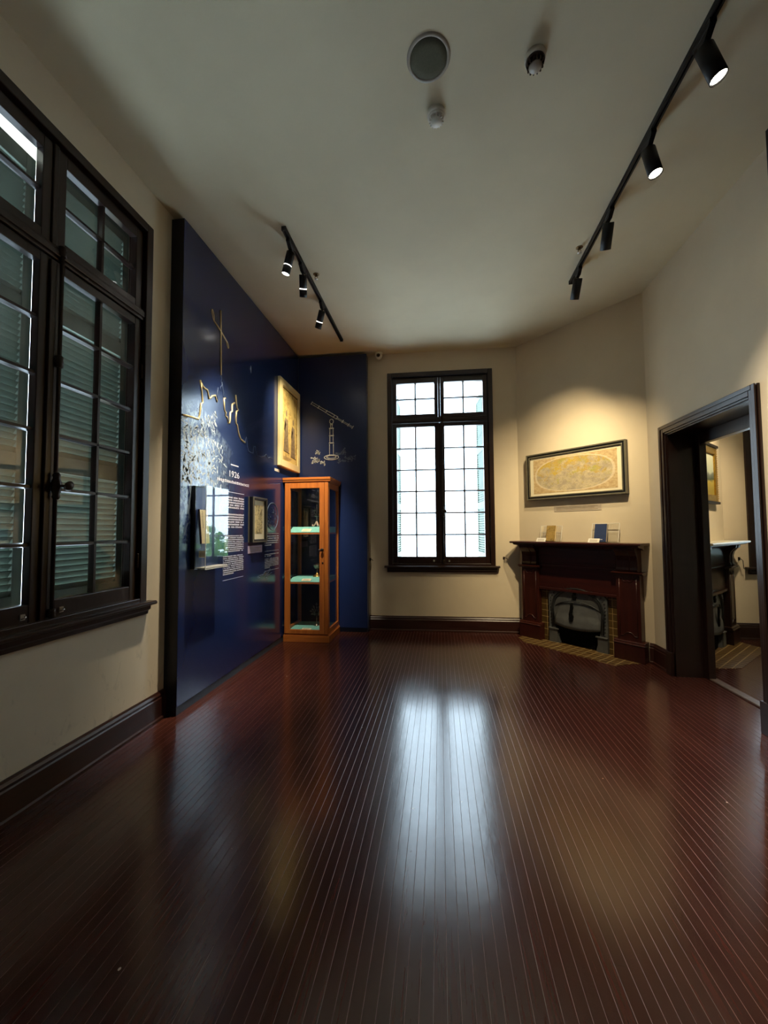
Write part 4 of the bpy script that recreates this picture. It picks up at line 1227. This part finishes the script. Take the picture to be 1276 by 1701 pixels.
# ------------------------------------------------------------------ things on the ceiling
sp = empty('ceiling_speaker', (-.027, 2.055, H))
tag(sp, 'round flush ceiling speaker with grey mesh grille', 'speaker')
MB().lathe([(.118, 0), (.116, -.005), (.105, -.007), (.100, -.005), (.0985, 0), (.118, 0)], seg=40, caps=False).build('bezel', M['grey_plastic'], sp)
MB().lathe([(0, -.0062), (.06, -.006), (.0983, -.0045), (.0983, -.001), (0, -.001)], seg=40).build('grille', M['grille'], sp)
def detector(x, y, label, dark):
    r = empty('smoke_detector', (x, y, H)); tag(r, label, 'smoke detector')
    MB().lathe([(.052, -.03), (.055, -.022), (.055, 0)], seg=28).build('mounting_base', M['white_plastic'], r)
    mb = MB(); mb.lathe([(0, -.072), (.026, -.07), (.034, -.062), (.034, -.058)], seg=28); mb.build('sensor_cap', M['grey_plastic'] if dark else M['white_plastic'], r)
    mb = MB(); mb.lathe([(.03, -.058), (.03, -.044)], seg=20); mb.lathe([(.046, -.044), (.05, -.03)], seg=28)
    for k in range(14):
        a = 2*PI*k/14; mb.box(-.003, .003, .028, .044, -.06, -.042, T=Matrix.Rotation(a, 4, 'Z'))
    mb.build('vent_cage', M['bronze'] if dark else M['white_plastic'], r)
    return r
detector(.012, 2.345, 'white smoke detector on the ceiling below round speaker', False)
detector(.543, 2.128, 'smoke detector with dark vents right of the round speaker', True)
def sprinkler(x, y, label):
    r = empty('sprinkler_head', (x, y, H + .003)); tag(r, label, 'sprinkler')
    MB().lathe([(.012, -.006), (.03, -.004), (.032, 0), (.0, 0)], seg=20).build('escutcheon', M['brass'], r)
    mb = MB(); mb.lathe([(.009, -.025), (.011, -.018), (.011, -.004)], seg=12)
    for s_ in (-1, 1): mb.tube([(s_*.009, 0, -.022), (s_*.014, 0, -.036), (s_*.004, 0, -.05)], .0025, 6)
    mb.build('sprinkler_body', M['brass'], r)
    MB().lathe([(0, -.054), (.018, -.054), (.018, -.051), (0, -.05)], seg=16).build('deflector', M['steel'], r)
sprinkler(-1.185, 3.72, 'small brass sprinkler head beside the short track')
sprinkler(1.288, 3.71, 'small brass sprinkler head beside the long track')
cam_pos = BL + bd * 1.273 + Vector((bd.y, -bd.x, 0)) * .055
dc = empty('security_camera', (cam_pos.x, cam_pos.y, H)); tag(dc, 'white dome security camera under the ceiling above window', 'security camera')
MB().lathe([(.05, -.028), (.052, -.02), (.052, 0)], seg=28).build('dome_base', M['white_plastic'], dc)
MB().lathe([(0, -.092), (.022, -.088), (.04, -.074), (.05, -.05), (.05, -.028)], seg=28).build('dome_shell', M['white_plastic'], dc)
T = Matrix.Translation((.0, -.03, -.055)) @ Matrix.Rotation(R(72), 4, 'X')
MB().lathe([(.026, .006), (.026, .02), (.02, .027), (0, .03)], seg=20, T=T).build('lens', M['lens_dark'], dc)
def hook(s, z, hgt, label, dirn):
    p = BL + bd * s; r = empty('wall_hook', (p.x, p.y, z), ang_back); tag(r, label, 'wall hook')
    MB().box(-.012, .012, -.005, 0, -.02, .02).build('plate', M['bronze'], r, bevel=.002)
    mb = MB().tube([(0, -.004, .0), (dirn*.01, -.03, .005), (dirn*.035, -.045, 0), (dirn*.04, -.04, -.02)], .0045, 8)
    mb.tube([(0, -.008, -.015), (dirn*.012, -.012, -hgt*.5), (dirn*.004, -.012, -hgt), (-dirn*.006, -.012, -hgt*.55)], .003, 6)
    mb.build('hook_arm', M['bronze'], r)
hook(2.975, 1.01, .07, 'small bronze wall hook between window and fireplace', 1)
hook(1.128, .99, .16, 'thin bronze hook on the wall beside blue corner board', 1)
p3 = A2 + Vector((.16, 0, 0))
r = empty('wall_hook', (p3.x, p3.y, 1.01)); tag(r, 'small bronze wall hook in the next room behind mantel', 'wall hook')
MB().box(-.012, .012, -.005, 0, -.02, .02).build('plate', M['bronze'], r)
MB().tube([(0, -.004, 0), (-.02, -.04, .01), (.01, -.05, -.02), (.02, -.045, -.12), (.04, -.04, -.13)], .004, 8).build('hook_arm', M['bronze'], r)

# ------------------------------------------------------------------ trees outside the back window
def tree(x, y, z0, zt, rad, label, seed):
    rg = random.Random(seed)
    r = empty('tree', (x, y, z0)); tag(r, label, 'tree')
    hh = zt - z0
    MB().tube([(0, 0, 0), (.05, .02, hh*.3), (-.03, .04, hh*.6), (0, 0, hh*.8)], [.18, .14, .10, .05], 8).build('trunk', M['bark'], r)
    mb = MB()
    for k in range(2600):
        while True:
            p = Vector((rg.uniform(-1, 1), rg.uniform(-1, 1), rg.uniform(-1, 1)))
            if .45 < p.length < 1 + .1*math.sin(5*p.x + seed) : break
        c = Vector((p.x*rad, p.y*rad, hh - rad*.75 + p.z*rad*.8))
        u = Vector((rg.gauss(0, 1), rg.gauss(0, 1), rg.gauss(0, .6))).normalized(); w = u.orthogonal().normalized()
        l = rg.uniform(.09, .17)
        mb.quad([c - u*l, c + w*l*.5, c + u*l, c - w*l*.5])
    mb.build('crown', M['leaf'], r)
tree(6.0, 14.0, -5.0, 1.9, 2.1, 'leafy green tree outside, mirrored in the clear wall case', 1)
tree(9.6, 16.5, -5.0, 2.1, 2.3, 'second green tree outside, farther right and farther off', 5)

# ------------------------------------------------------------------ sky, camera, render look
w = bpy.data.worlds.new('overcast_sky'); SC.world = w; w.use_nodes = True
nt = w.node_tree; nt.nodes.clear()
out = nt.nodes.new('ShaderNodeOutputWorld'); bg = nt.nodes.new('ShaderNodeBackground')
bg.inputs[0].default_value = (.66, .85, 1.0, 1); bg.inputs[1].default_value = 4.0
nt.links.new(bg.outputs[0], out.inputs[0])

cam = bpy.data.cameras.new('camera'); co = bpy.data.objects.new('camera', cam); COL.objects.link(co)
fpx, yaw, pitch, roll = 661.22, .138818, .046159, -.0068747
cam.sensor_fit = 'HORIZONTAL'; cam.sensor_width = 36; cam.lens = 36 * fpx / 1276
cam.clip_start = .02; cam.clip_end = 200
f = Vector((math.sin(-yaw)*math.cos(pitch), math.cos(yaw)*math.cos(pitch), math.sin(pitch)))
r_ = f.cross(Vector((0, 0, 1))).normalized(); u_ = r_.cross(f)
c_, s_ = math.cos(roll), math.sin(roll)
rx = r_*c_ + u_*s_; ux = u_*c_ - r_*s_
mat = Matrix((rx, ux, -f)).transposed().to_4x4(); mat.translation = (0, 0, 1.4)
co.matrix_world = mat
SC.camera = co
vs = SC.view_settings
SC.display_settings.display_device = 'sRGB'
vs.view_transform = 'Standard'; vs.look = 'None'; vs.exposure = 1.5; vs.gamma = 1; vs.use_curve_mapping = False
SC.cycles.use_denoising = True
SC.cycles.max_bounces = 10; SC.cycles.diffuse_bounces = 5; SC.cycles.glossy_bounces = 5; SC.cycles.transparent_max_bounces = 24
SC.cycles.caustics_reflective = True; SC.cycles.caustics_refractive = False
SC.cycles.sample_clamp_indirect = 6
